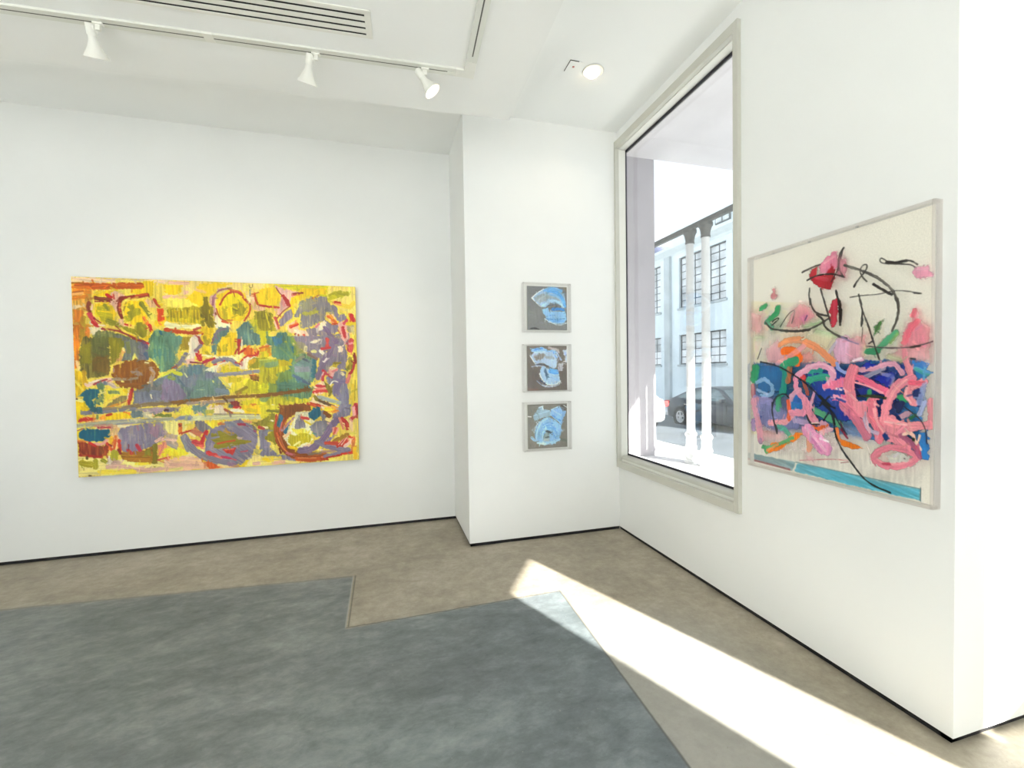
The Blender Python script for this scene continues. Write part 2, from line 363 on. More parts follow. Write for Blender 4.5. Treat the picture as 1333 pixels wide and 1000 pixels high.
# ------------------------------------------------------------------ the wide yellow painting
ye, ly, cr, pk = '#f4cc00', '#f4df58', '#f8ecc4', '#efbb9c'
orr, do, rd, dr = '#ea7d12', '#cc5a0a', '#cc2620', '#8c241c'
ol, og, vi, pu, te = '#8e8409', '#b0a40c', '#857b8c', '#7c6684', '#136278'
def paint_yellow():
    c = Canvas(500, 376, [0.0022365274, -6.4268029e-05, -0.18716135, -0.00015218208, 0.0036278244, -1.2880839, -0.00035260111, -2.982286e-05, 1], '#f0d350', seed=11)
    S, P, T = c.S, c.P, lambda x, y: c.tile(x, y, 10.254)
    # ground
    T(90, 355)
    P('#f2d24e', (30,30), (3950,160), (3950,2760), (100,2760), op=.55, st=.3)
    for k in range(60):
        x, y = c.rng.random()*3700+80, c.rng.random()*2500+120; l = 90+c.rng.random()*160
        S([pk, cr, ly, ye, ye, '#f4c84a'][k % 6], 90, (x, y), (x+l, y+(c.rng.random()-.5)*90), op=.65)
    # --- upper left
    P('#f3a83a', (40,60), (420,130), (330,260), (290,360), (210,500), (190,700), (240,974), (60,974), op=.8, st=.35)
    P('#eecba4', (45,45), (700,80), (1333,95), (1333,135), (650,128), (45,118), ang=0)
    P(ly, (640,90), (1130,110), (1140,330), (820,300), (640,240), op=.8); P(ye, (1000,115), (1140,110), (1120,320), (800,262), (900,200))
    P(ye, (380,240), (520,230), (640,230), (560,310), (330,320)); P(pk, (560,250), (700,230), (760,300), (690,420), (640,560), (590,440), (520,390))
    S(do, 92, (140,165), (420,178), (700,172), (965,170), st=.25); S(orr, 36, (60,185), (300,200)); S('#a8640a', 22, (50,128), (200,125))
    P(orr, (60,190), (300,210), (310,270), (60,270), op=.7, ang=0); S(orr, 60, (80,330), (230,310), op=.8); S('#f0b060', 44, (60,270), (180,262))
    S('#b04a10', 20, (60,250), (200,235), op=.7)
    P('#f4d8a4', (60,420), (220,420), (180,470), (60,480)); P(orr, (70,480), (200,490), (200,640), (80,650), op=.8)
    P('#e0780e', (62,680), (150,690), (140,974), (62,974), op=.9, st=.3); S('#b08a10', 70, (200,600), (190,900), op=.75); S(orr, 50, (260,700), (250,900), op=.8)
    P(cr, (290,640), (420,720), (500,760), (390,780), (330,860), (290,800), op=.9)
    S('#803412', 58, (370,332), (470,345), (560,352)); S(rd, 44, (515,285), (575,322)); S(dr, 16, (360,375), (560,385))
    S('#a86018', 30, (270,345), (330,330), op=.7)
    P(ye, (340,430), (440,390), (560,390), (650,540), (600,660), (430,650), (360,540)); P(og, (360,460), (500,400), (560,470), (600,600), (450,640), (390,560), op=.85, ang=10)
    S(ye, 24, (400,500), (580,520)); S('#8f8a1a', 40, (480,420), (520,480))
    S('#8a3a22', 52, (275,400), (262,460), (285,515)); S('#f0c8a8', 30, (330,420), (310,480))
    S('#d24048', 60, (280,540), (335,630), (385,700)); S(rd, 30, (320,650), (390,700)); S(dr, 20, (340,600), (430,660)); S('#f0d8b0', 26, (410,690), (480,700))
    S('#93901a', 84, (530,640), (670,690))
    P(pk, (640,600), (740,610), (740,690), (860,730), (700,720), op=.85)
    P(ye, (740,380), (970,370), (1060,600), (990,680), (860,690), (760,650), (740,540))
    S('#92280f', 54, (700,340), (830,318), (950,312), (1050,288)); S('#d0501a', 24, (900,300), (1050,282)); S('#8a2a10', 52, (722,330), (680,400), (668,500), (712,592)); S('#d2552a', 20, (690,400), (680,500))
    S('#7a5a10', 20, (770,390), (735,500), op=.7)
    P('#938a0c', (790,450), (860,420), (890,470), (830,490), rag=4); P('#938a0c', (795,510), (880,485), (888,560), (850,620), (820,650), (790,590), rag=4); S(og, 50, (760,590), (800,630)); S('#a09810', 64, (920,490), (925,540), op=.8)
    S('#7f7b18', 60, (975,405), (1030,500), (1115,592))
    P(pk, (1010,370), (1140,360), (1180,470), (1080,470), op=.85); P(ye, (1140,600), (1333,560), (1333,720), (1150,720)); P(ly, (1060,520), (1160,540), (1180,640), (1110,640))
    S('#b83a1a', 36, (1140,350), (1175,410), (1215,455)); P('#e84c0a', (1172,468), (1265,470), (1287,630), (1195,665), rag=3); S('#f08a2a', 30, (1200,660), (1230,690))
    S('#f07a2a', 46, (1000,600), (1060,690)); S(rd, 40, (1080,700), (1105,775)); S(rd, 26, (755,680), (822,698))
    P('#8f8708', (690,700), (870,740), (910,660), (970,650), (1050,710), (1030,840), (990,870), (870,815), (730,755), rag=3)
    P(ye, (760,790), (880,830), (1000,875), (1060,840), (1110,760), (1140,800), (1060,900), (1000,912), (800,840)); S(ly, 26, (1090,830), (1150,790))
    P('#6d7142', (240,974), (300,880), (390,770), (520,765), (760,830), (1000,925), (1060,974), st=.25)
    P('#70707c', (560,790), (720,840), (980,940), (980,974), (700,974), op=.6)
    S('#962c28', 30, (450,742), (620,752), (740,800), (880,868), (1010,915)); S(rd, 20, (1000,940), (1050,930))
    P('#5f8a68', (1080,974), (1065,880), (1150,760), (1270,770), (1420,790), (1420,974), st=.3); S('#2f6a78', 40, (1225,790), (1235,810)); S('#2f6a78', 36, (1170,900), (1190,940), op=.6)
    # --- upper middle
    T(215, 355)
    P('#f2d8a8', (0,100), (1333,140), (1333,300), (1150,330), (640,280), (300,300), (0,300), op=.5)
    P(ye, (0,165), (240,172), (230,280), (60,292), (0,250)); P(ye, (270,350), (420,230), (470,140), (680,140), (900,150), (720,210), (660,280), (560,330), (500,440), (270,440), st=.1)
    S(pk, 44, (70,130), (310,140)); P(pk, (250,220), (340,250), (260,300)); S(pk, 50, (0,320), (100,322)); S(pk, 40, (430,230), (540,260), op=.7)
    P(ly, (0,360), (260,340), (500,450), (300,470), (0,470)); P(ye, (480,740), (660,680), (640,860), (580,974), (500,974), (480,860))
    P('#c8b80a', (30,500), (160,470), (500,470), (500,690), (40,640), st=.3)
    P('#a39008', (30,490), (160,455), (200,500), (260,480), (330,450), (480,450), (520,460), (500,560), (470,640), (330,600), (200,610), (40,590), st=.35, dry=.7)
    for x in range(60, 500, 44): S(ye if x % 88 else '#8f8008', 14, (x, 500), (x+8, 660), op=.7)
    P('#867608', (515,325), (575,320), (590,450), (650,450), (645,600), (660,740), (590,740), (540,660), (480,590), (470,460), (515,455), rag=3); S(ye, 10, (595,500), (600,545)); S('#8a7a08', 40, (500,640), (510,700))
    P('#fbf3b4', (0,650), (260,690), (480,690), (470,740), (180,745), (0,740), ang=0)
    S('#b43c08', 52, (20,760), (180,790), (380,805), (490,808), rag=.6); S('#a8422a', 32, (390,762), (470,735)); S('#d0602a', 14, (40,750), (380,795), op=.6)
    P('#dba79c', (600,330), (640,300), (720,210), (690,310), (680,420), (705,560), (660,640), (640,440), (600,430)); S('#9a5a6a', 28, (640,430), (655,330), (710,240), (850,215)); S('#c88a9a', 16, (660,330), (690,290))
    P(cr, (690,560), (780,650), (880,700), (860,740), (680,740), (660,660))
    P('#f4cf0c', (700,300), (840,230), (1000,240), (1050,290), (1150,430), (1100,590), (1000,650), (780,650), (700,560), (690,450))
    P('#e8d20a', (780,330), (900,270), (1000,290), (1060,400), (1100,440), (1000,420), (800,470))
    P('#9a8e08', (905,420), (1010,405), (1085,480), (1040,590), (980,560), (910,560), dry=.4); S('#b0a008', 60, (800,470), (805,600), op=.7); S(ye, 12, (980,400), (985,470)); S('#6a5a10', 10, (905,490), (970,510))
    S('#b4381a', 22, (740,430), (800,310), (900,250), (1000,270), (1080,380), (1150,440), (1130,550), (1060,645)); S('#a83820', 16, (1010,270), (1060,330), (1150,430))
    S('#cc5226', 30, (770,648), (880,678)); S('#b44a2a', 16, (690,480), (720,590), (780,640), (900,635)); S('#c0542e', 16, (860,228), (1000,245), (1060,320)); S('#c8503a', 24, (900,258), (1010,270), op=.7)
    S('#8a3a2a', 20, (680,540), (685,560)); S('#806a20', 16, (840,208), (900,208))
    S('#6a6020', 9, (1135,165), (1135,205), (1175,205), (1175,162)); S('#9aa080', 18, (1140,230), (1142,310)); S('#5a5a20', 18, (1143,222), (1143,240))
    P(pk, (1150,300), (1200,300), (1230,440), (1333,470), (1333,530), (1190,510), (1150,430), op=.85); P(ly, (1040,160), (1130,160), (1130,240), (1050,240), op=.8)
    P(ye, (1210,285), (1333,235), (1333,440), (1230,430)); S('#c03a10', 16, (1165,292), (1215,285), (1333,232)); S('#c24414', 30, (1206,300), (1228,425), (1333,445))
    P('#8d8306', (1200,520), (1340,515), (1340,740), (1250,760), (1190,640), dry=.35, st=.25); P('#c8c018', (1130,640), (1230,640), (1260,790), (1180,790), op=.9); P('#cfc41c', (1190,780), (1350,760), (1350,974), (1290,974))
    P('#5f8078', (960,760), (1050,660), (1120,650), (1190,790), (1280,850), (1300,974), (960,974), st=.25); S('#8aa060', 26, (1120,660), (1200,780), op=.7); S('#c8a080', 16, (1020,860), (1030,974))
    P(ye, (720,974), (760,890), (870,800), (950,800), (955,974)); S(og, 20, (850,820), (780,900), op=.8)
    P('#5f7d74', (620,974), (650,830), (720,740), (850,740), (860,790), (770,870), (700,974)); S('#7a6878', 36, (650,890), (700,770), (850,745), op=.8)
    P('#5f8570', (-30,790), (150,830), (270,860), (220,974), (-30,974), st=.28); P('#a38c10', (270,875), (350,850), (345,974), (220,974)); P('#f6dfbc', (350,850), (390,830), (480,825), (500,974), (345,974)); S('#b0423a', 40, (420,850), (490,940)); S('#d89a98', 26, (400,840), (470,974), op=.7)
    S('#a39010', 50, (530,880), (560,960)); S(rd, 34, (985,910), (985,974)); S('#9a8a10', 30, (590,890), (580,940), op=.6)
    # --- upper right
    T(340, 355)
    P('#f2d96c', (900,190), (1275,205), (1275,700), (1180,560), (1050,480), (1000,390), (900,380))
    P(ye, (-20,250), (80,205), (205,212), (270,330), (230,440), (-20,440)); P('#d8d00c', (180,170), (900,195), (900,330), (700,320), (560,350), (560,260), (300,210), (180,190), ang=0); P(ye, (560,215), (880,215), (870,300), (700,310), (560,345), (440,420), (440,590), (390,460), (400,350))
    P('#e8b2a2', (200,180), (430,250), (540,280), (400,340), (390,450), (290,560), (200,580), (190,500), (250,440), (280,330))
    S('#8a3a30', 14, (210,210), (255,280), (300,320)); S('#ac2420', 52, (300,320), (355,385), (372,440)); S('#d88a86', 40, (290,380), (310,450)); S('#a04028', 16, (220,610), (300,520), (380,462)); S('#c0301a', 30, (-10,440), (130,462), (240,470)); S('#c02a20', 26, (115,462), (215,466)); S('#902a1a', 30, (430,292), (560,278)); S('#c85a3a', 16, (420,310), (520,300))
    S('#b0a80a', 90, (890,340), (1000,300), (1165,292), taper=.5); S('#9a9410', 50, (1040,280), (1160,300), op=.8); S('#c8bc10', 50, (900,370), (1000,330))
    S('#f0cf3a', 60, (1060,440), (1200,480), (1240,420))
    P('#868082', (520,400), (640,350), (780,322), (880,340), (930,430), (1010,460), (1035,600), (960,545), (880,530), (850,650), (740,690), (640,740), (525,745), (540,600), (440,600), (500,480), dry=.25)
    P('#94925a', (520,400), (640,360), (700,480), (560,520), op=.5); P('#c4bc30', (545,540), (640,528), (760,515), (770,555), (570,580), op=.8); S('#b09a40', 40, (690,350), (730,380), op=.5); S('#a8503a', 18, (690,350), (780,310))
    P('#857a8c', (860,640), (940,700), (1040,690), (1040,800), (960,830), (900,800), (850,740)); P('#8a7c88', (600,760), (800,740), (900,820), (960,974), (700,974), (620,860)); P(vi, (240,660), (350,510), (410,500), (432,600), (330,670), (260,740))
    P('#877c8e', (960,460), (1020,480), (1040,590), (1120,560), (1140,640), (1050,680), (980,580)); P('#a89a90', (1140,720), (1250,720), (1240,820), (1150,800), op=.8)
    P('#8a7e8c', (1000,820), (1180,820), (1180,974), (1000,974)); P('#8a7f8c', (420,880), (560,870), (640,974), (420,974), op=.8)
    P('#f0c494', (320,720), (400,670), (480,645), (520,760), (580,800), (610,900), (450,830), (330,770)); S('#e0681a', 48, (400,730), (490,690)); S(rd, 24, (410,735), (500,700)); S('#f6e0c0', 60, (480,790), (580,850)); S('#b04a30', 34, (460,830), (500,840))
    P('#f6e4c6', (725,720), (850,660), (892,735), (770,790)); S('#e0808a', 40, (740,730), (770,700)); S(ly, 50, (770,860), (810,890))
    P('#f4c89a', (860,580), (950,540), (1030,690), (960,700)); S('#e06a1a', 42, (900,595), (960,625), (1010,690)); S('#b83a10', 20, (960,690), (1020,695)); S('#f2a22a', 30, (930,570), (960,620))
    S('#c8301a', 36, (985,405), (1055,415)); S('#f0a060', 26, (1000,430), (1070,440))
    S(pu, 62, (860,750), (930,850), (1010,940)); S(pu, 50, (1010,940), (960,974))
    S('#f4d0b0', 100, (580,830), (620,940)); S('#d85a3a', 34, (575,840), (590,910)); S(rd, 38, (668,870), (680,960)); S('#f2c8b8', 28, (700,860), (720,960))
    S('#f2b4a2', 100, (1085,710), (1120,880)); S('#c42c30', 44, (1098,745), (1122,870)); S('#f0962a', 40, (1190,570), (1220,640)); S('#d02a2c', 52, (1215,580), (1240,650)); S('#d85060', 40, (1150,650), (1110,690)); S('#c04050', 20, (1030,780), (1060,830), op=.6)
    S('#d84038', 50, (895,900), (865,960)); S('#d84048', 60, (1210,920), (1180,974)); S(ly, 50, (1240,850), (1255,900)); S('#e8d890', 50, (1230,760), (1240,820), op=.6)
    P('#968a08', (-10,520), (130,530), (160,600), (200,780), (120,790), (-10,780), st=.28); S('#dcc81a', 20, (70,545), (115,740)); P('#d8cc12', (-10,780), (120,790), (70,974), (-10,974)); S('#6f8a50', 30, (80,800), (90,940))
    S('#c84a40', 34, (190,610), (205,640), (240,745)); S('#f2c8b0', 22, (180,660), (220,760))
    P('#4f7c6e', (130,900), (250,790), (345,800), (390,880), (430,974), (100,974)); P('#3a7494', (150,900), (250,840), (280,974), (140,974)); S('#a8b03a', 60, (380,840), (440,940), op=.8)
    # --- middle left
    T(90, 440)
    P('#dd7c10', (60,0), (180,0), (150,120), (140,380), (75,400), st=.3); S('#f4cc8a', 40, (110,300), (140,410))
    P('#6f6528', (190,-20), (560,-20), (550,480), (250,540), (150,420), (140,150), st=.3)
    P('#8c8210', (160,100), (290,40), (300,330), (170,330), op=.85); P('#5f6a38', (300,-60), (540,-60), (540,220), (310,240), op=.55); P('#7c5e20', (320,250), (520,220), (545,470), (320,430), op=.9); P('#8d8410', (540,-20), (690,0), (735,120), (650,300), (560,350)); P('#7f7a18', (620,-20), (760,40), (740,120), (690,110))
    P('#74786c', (750,40), (930,-20), (1040,80), (1080,230), (1050,300), (700,300), (735,200)); P('#7a7488', (930,40), (1050,90), (1060,280), (940,280), op=.8); S('#7a8030', 50, (790,60), (800,180), op=.6); S('#3f5a78', 40, (1020,200), (1050,270), op=.8)
    P('#f3e36a', (878,185), (915,290), (838,295), rag=2); P('#e0a25a', (705,130), (750,165), (690,300), (610,340), (680,240)); S('#f6e090', 26, (725,130), (735,160))
    S(dr, 30, (850,-5), (950,30), (1030,60)); S(rd, 30, (1000,60), (1060,70)); S('#5a4a70', 60, (990,60), (1030,110), op=.7)
    P('#608c6c', (1080,60), (1150,-20), (1420,-20), (1420,400), (1200,470), (1190,350), (1060,230), st=.3)
    for k in range(8): S('#3f7a80' if k % 2 else '#8aa86a', 34, (1110+k*34, 60+(k*97) % 200), (1116+k*34, 170+(k*97) % 200), op=.6)
    P('#d8b00a', (75,430), (230,440), (245,600), (200,720), (80,790), st=.4); S('#c89a10', 50, (200,440), (210,600), op=.8); S('#f4d84a', 34, (90,560), (180,680))
    P('#7c7a76', (850,700), (1050,600), (1200,530), (1360,460), (1360,870), (850,880)); P('#8b6f92', (1255,560), (1360,540), (1360,840), (1220,835), op=.9); P('#7d8090', (860,720), (1240,690), (1200,840), (860,860)); S('#6a7a80', 80, (1150,600), (1250,540), op=.7)
    S('#e8c0a6', 66, (250,610), (420,560), (570,550)); S('#f6e0c4', 26, (260,590), (400,560)); S('#a8383c', 26, (330,610), (440,560), (500,545)); P('#6f7484', (380,600), (520,570), (530,620), (380,640)); S('#d0b8a8', 60, (540,600), (600,640))
    P('#8f5206', (600,365), (720,310), (900,288), (1100,308), (1195,370), (1200,480), (1120,580), (960,665), (760,662), (620,605), (560,485), rag=7, st=.12)
    P('#9b8272', (820,435), (920,430), (985,490), (920,515), op=.95); S('#a08a6c', 44, (590,540), (720,545), (900,530), dry=.6); S('#b29a84', 54, (1085,400), (1130,470), (1085,570), dry=.6); P('#96601c', (900,320), (1100,320), (1080,430), (930,420), op=.6); S('#9a5a10', 50, (700,620), (950,610)); S('#f0e6a0', 20, (1020,322), (1060,328)); S('#f0e07a', 22, (705,570), (725,575)); S('#f0e0b0', 24, (1050,590), (1080,580)); S('#a87a70', 24, (595,400), (600,440))
    P(te, (230,680), (330,660), (405,690), (390,760), (305,815), (335,890), (345,940), (270,930), (190,840), (190,770), (105,772), rag=3, st=.1)
    P('#5d7a56', (380,620), (480,590), (480,740), (445,900), (345,870), (335,820), (420,740)); S('#e8e080', 24, (420,690), (430,720)); S('#e8de5a', 30, (425,860), (440,900)); S('#8a9a5a', 50, (350,840), (420,800))
    P('#ecd83a', (470,670), (640,655), (720,680), (800,680), (785,800), (700,750), (620,770), (480,840)); P('#7c8c58', (515,692), (675,692), (672,738), (520,742), rag=3); P('#8a7c48', (480,890), (620,790), (765,758), (770,820), (640,890), (480,930)); S('#d8922a', 36, (470,930), (640,880)); S('#a04a38', 14, (660,880), (780,820)); S(ye, 40, (740,690), (780,720)); S('#f4d8b0', 22, (790,700), (785,800))
    S('#b02c22', 50, (832,680), (822,790), (785,880)); S('#e04a38', 22, (815,700), (805,800), (770,850))
    P(ye, (85,830), (190,830), (270,940), (160,985), (85,985)); S('#f4ea90', 40, (95,810), (170,830)); S('#6a4a3a', 26, (95,800), (105,802))
    S('#836e4c', 62, (780,915), (1000,888), (1360,862)); S('#8a8490', 40, (460,965), (900,950), (1333,930), op=.8); S('#2f5a66', 60, (300,960), (430,960)); S('#e8dcb0', 16, (1085,750), (1100,800))
    # --- middle
    T(215, 440)
    S('#4f7a78', 44, (60,180), (70,300), op=.6); S('#4f8078', 44, (150,130), (150,190), op=.7); S('#88a86a', 30, (20,80), (40,200), op=.5); S('#3f7a80', 40, (10,260), (20,380), op=.5)
    P('#5f8570', (-20,-20), (260,-20), (170,180), (180,300), (110,400), (-20,440), op=.6, st=.3)
    P('#a08810', (240,-20), (350,-20), (320,165), (200,165)); P('#e8e020', (165,200), (270,178), (210,235))
    P('#f8e8cc', (350,-20), (470,-20), (420,140), (390,310), (260,345), (300,220)); P('#e8b0a0', (280,290), (400,270), (380,345), (250,350), op=.8)
    S('#7a7480', 56, (272,210), (210,320), (130,390)); S('#a84a2a', 22, (90,400), (150,370))
    S('#c8282a', 56, (418,165), (440,230), (470,295)); S('#a03a34', 40, (450,-10), (490,80)); S('#7c7080', 44, (480,100), (410,170))
    P('#e8cc1a', (490,115), (600,95), (600,225), (500,255)); S('#a8940c', 40, (550,190), (590,230), op=.7); S('#a89410', 40, (530,-10), (560,60)); S('#f8eca8', 24, (500,230), (620,240))
    P('#5f7f78', (625,60), (690,-20), (720,-20), (700,150), (680,212), (615,200)); S('#8a5a58', 18, (620,80), (650,20))
    P(ye, (710,120), (760,-10), (960,-10), (930,235), (690,245)); P('#b0a00c', (760,90), (850,60), (830,180), (770,190), op=.7); S('#8a7a0c', 20, (715,140), (725,210))
    P('#f8f0b0', (520,250), (700,240), (930,240), (1040,230), (980,330), (900,280), (700,280), (640,260)); P('#f6e890', (930,230), (1050,200), (1040,250), (980,330))
    S('#b82420', 30, (995,40), (980,120), (985,210)); S('#b83020', 22, (930,215), (965,150)); S('#f8e8c0', 16, (1030,30), (1020,150))
    P('#e2640e', (1050,150), (1130,105), (1240,170), (1230,225), (1060,232)); P('#f0a030', (1160,150), (1220,160), (1215,215), (1170,215)); S(rd, 30, (1010,190), (1060,150)); S(rd, 26, (995,350), (1060,245), (1235,240), (1245,185))
    P('#f6e6c2', (1000,330), (1080,260), (1230,260), (1100,330), (1100,420), (1000,425))
    S('#c0283a', 42, (510,325), (580,295), (650,280)); S('#8a2a42', 22, (340,322), (500,338)); S('#b83a50', 20, (520,380), (560,330), op=.7)
    S('#867e8e', 56, (650,320), (760,285), (880,290), (965,365)); S('#d02a30', 26, (650,355), (720,348), (790,310)); S('#b03040', 22, (940,330), (1000,352)); S('#f4e4c0', 30, (700,350), (840,325))
    P('#8c8a0c', (1110,290), (1230,270), (1360,250), (1360,410), (1110,410), op=.9); P('#d8a81a', (1110,290), (1200,290), (1190,340), (1120,400))
    P('#6f8284', (-20,490), (130,430), (250,360), (500,350), (660,430), (730,500), (760,600), (865,720), (800,775), (560,812), (100,850), (-20,860), st=.22)
    P('#83728e', (-20,540), (110,560), (200,640), (285,760), (260,830), (-20,855), op=.9); P('#5f7f90', (300,380), (500,360), (480,470), (320,500), op=.7); P('#7d7d92', (180,520), (430,500), (440,640), (260,650), op=.6); P('#6c8a7c', (430,560), (680,560), (720,740), (300,800), op=.8); P('#7a7a90', (540,460), (660,450), (650,540), (540,540), op=.9); S('#5a6a7a', 26, (190,560), (250,640)); S('#7a8a94', 80, (700,700), (830,730))
    S('#d8d840', 36, (-20,490), (100,440)); S('#dede3a', 46, (115,450), (205,482)); S('#8a9a3a', 50, (60,520), (110,540)); S('#9aa86a', 30, (230,380), (180,420)); S('#d8d8a0', 16, (260,470), (290,520)); S('#b0c090', 12, (420,690), (520,690)); S('#e0dc70', 20, (635,575), (645,595))
    P('#f7f0c8', (508,442), (620,375), (730,350), (700,420), (690,460), (560,440), rag=3)
    P('#d8c20a', (715,430), (780,375), (900,360), (1005,420), (1000,450), (720,470), rag=3); S('#f4e040', 20, (830,390), (960,390)); P('#f0d0a0', (680,400), (740,380), (730,460), (690,460), op=.8); P('#cdb80c', (840,515), (1060,525), (1000,595), (850,595))
    P('#f3e02e', (835,605), (1000,592), (1120,530), (1050,640), (930,720), (855,760)); P('#f8f0b8', (840,610), (900,600), (860,660)); S('#e6d860', 40, (730,530), (840,660), dry=.6)
    P('#c4b810', (1050,640), (1120,560), (1360,600), (1360,745), (1000,755), st=.25); S('#8f7c0e', 46, (950,735), (1080,660)); S('#a87a20', 30, (950,760), (1000,735)); P('#6f8a58', (1280,640), (1360,630), (1360,740), (1290,740))
    S('#918d94', 54, (680,490), (900,482), (1100,462), (1360,440)); S('#a39ca0', 18, (720,478), (1000,462), op=.6)
    P('#8d5e10', (1120,495), (1200,490), (1360,560), (1360,620), (1140,550)); S('#c89a1a', 20, (1200,490), (1360,545)); S('#c8503a', 14, (1130,500), (1200,500)); S('#5a3a10', 14, (1150,555), (1333,600))
    S('#857048', 56, (-20,880), (150,862), (300,848)); S('#83560f', 46, (80,860), (330,835), (560,806), (900,785), (1360,772)); S('#a08a7a', 44, (300,870), (700,850), (900,835)); S('#b8a890', 12, (660,785), (800,760))
    P('#7d8a86', (360,900), (440,880), (560,880), (540,985), (370,985)); P('#eedc48', (160,970), (200,930), (270,905), (350,915), (345,990)); P('#847a86', (-20,930), (200,910), (170,980), (-20,990)); S('#5a2a20', 26, (0,950), (30,960))
    P('#f6dcc2', (600,900), (780,890), (800,985), (560,985)); S('#e0c02a', 24, (640,880), (630,920)); S('#a87018', 24, (680,880), (780,880)); P('#5a6862', (840,890), (940,880), (900,940), (815,940)); P('#8c2a22', (870,850), (1000,850), (980,925), (900,935)); S(rd, 30, (910,930), (1000,930)); P('#e0cf18', (1005,860), (1230,805), (1360,850), (1360,985), (1030,985)); S('#e07a1a', 62, (1150,910), (1190,905), op=.85); P('#7f9a60', (1250,810), (1360,800), (1360,860), (1260,860), op=.8)
    # --- middle right
    T(340, 440)
    P('#b4aa18', (-30,280), (220,280), (430,300), (420,520), (300,840), (-30,840), st=.3); P('#628662', (60,-20), (420,-20), (470,200), (740,230), (740,520), (640,640), (680,760), (620,830), (330,810), (200,740), (190,600), (260,470), (420,420), (240,290), (140,260), (140,100), st=.28)
    P('#7d9440', (190,480), (420,440), (400,560), (250,600), op=.8); P('#d2cc14', (-30,600), (110,620), (100,740), (-30,750)); P('#7a9448', (100,600), (220,640), (200,740), (90,740), op=.8); P('#6f8c70', (40,340), (230,310), (220,390), (40,400), op=.8); P('#8aa030', (440,40), (560,180), (470,270), (420,160), op=.7); S('#a0a830', 30, (330,60), (420,250), dry=.7); S('#9aa83a', 26, (260,140), (400,280), dry=.7); S('#56809a', 50, (480,560), (620,660), op=.7); S('#57806c', 90, (260,640), (600,640), op=.7)
    P('#3f7690', (130,-20), (290,-20), (270,110), (180,130), rag=7); P('#5a8a72', (200,100), (420,60), (430,280), (180,260), op=.7); S('#2f6f8a', 50, (430,130), (440,180), op=.9); P('#8a9a3a', (380,-20), (450,-20), (560,200), (460,260), op=.7)
    P('#e09a0c', (-20,130), (60,100), (130,120), (130,250), (-20,265)); P('#dccb10', (-20,190), (90,170), (100,260), (-20,275)); S('#d86a1a', 26, (-20,140), (100,110))
    P('#c4ae08', (230,300), (410,300), (402,370), (250,385)); P('#7fa06a', (-20,300), (220,290), (220,380), (-20,390), op=.5); S('#c8c850', 12, (-20,300), (160,290))
    P('#8a7e8c', (420,-20), (950,-20), (970,120), (830,240), (740,290), (640,220), (520,140)); P('#a8a06a', (470,60), (600,80), (600,220), (480,220), op=.6)
    P('#f2e4c0', (690,40), (800,20), (740,80), (660,70)); S('#e4d8a0', 40, (600,130), (590,180)); S('#e8e090', 44, (690,190), (720,190)); S('#f4ead0', 50, (800,190), (830,220)); S('#d8d070', 28, (430,80), (440,95))
    P('#75918a', (440,370), (560,290), (740,300), (730,490), (640,620), (450,490)); P('#92929c', (430,385), (640,390), (655,465), (450,470), op=.85, ang=90); P('#86aa86', (450,470), (640,460), (640,580), (480,500), op=.7); S('#3f7480', 60, (715,300), (700,520)); S('#5a6e86', 44, (430,510), (540,570), (645,625)); S('#8a6a5e', 40, (630,225), (740,290)); S('#8a8a70', 40, (470,310), (560,260)); S('#56606c', 26, (560,290), (640,325)); S('#5a5a60', 16, (630,590), (640,625))
    P('#877c8c', (790,260), (960,120), (1100,60), (1160,200), (1130,450), (1040,430), (960,360), (900,440), (770,570), (710,590)); P('#85809a', (960,600), (1140,570), (1175,760), (1160,985), (1040,985), (1040,860), (940,760)); P('#857f92', (850,540), (1040,430), (1130,470), (1130,600), (980,620), (900,640))
    S(pu, 80, (990,30), (920,200), (820,350), (760,540), op=.75); S('#7d6c90', 84, (1020,590), (1000,760), op=.8); S('#7d6c90', 60, (1000,600), (1130,590), op=.7); S('#8a8a9a', 70, (1090,680), (1110,900), op=.6)
    P('#f0d84e', (1165,200), (1250,-20), (1285,-20), (1288,985), (1180,985), (1170,700), (1190,600), (1235,480)); S('#e8c428', 40, (1220,640), (1230,880), op=.7); S('#a8921a', 10, (1255,580), (1245,850))
    P('#f3d8b8', (1030,130), (1110,100), (1070,200), (1030,200)); P('#f2e0a0', (895,400), (1010,395), (960,450), (910,445)); P('#caae20', (955,340), (1075,325), (1010,400), (960,395)); S('#8a7c1c', 26, (970,350), (1060,345)); S('#f0dca0', 36, (1070,480), (1100,510)); S('#e8e0d8', 20, (840,330), (875,285)); S('#f2ecd8', 16, (920,640), (960,580), (1020,600), dry=.6)
    P('#e8a49a', (920,440), (1015,435), (930,545), (880,480)); S('#d0303a', 40, (825,445), (850,480)); S('#c83a40', 40, (835,480), (820,575)); S('#c04048', 26, (850,470), (940,545)); S('#f0b8b0', 20, (790,560), (830,470)); S('#e08080', 26, (950,460), (1010,430))
    P('#f4d4aa', (690,660), (800,575), (885,640), (820,765), (700,765)); S('#c83034', 36, (735,650), (860,660)); S('#d83a30', 48, (700,735), (800,705), (880,722)); S('#e88a78', 24, (720,690), (850,690)); P('#8a7c20', (840,590), (910,640), (945,740), (910,790), (860,680))
    S('#d84a40', 50, (885,30), (880,130)); S('#d03a3c', 34, (815,155), (920,140)); S('#d4484a', 70, (1205,60), (1185,175)); S('#e89a9a', 30, (1150,90), (1220,80)); S('#b02a40', 20, (1150,80), (1160,180)); S('#8c2c14', 40, (1245,230), (1262,340)); S('#c02a2a', 40, (1240,350), (1220,450), (1180,500)); S('#e07a70', 50, (1180,520), (1150,600)); P('#9a8a18', (1175,270), (1225,270), (1205,430), (1140,450)); S('#7a8a2a', 24, (1140,430), (1150,450))
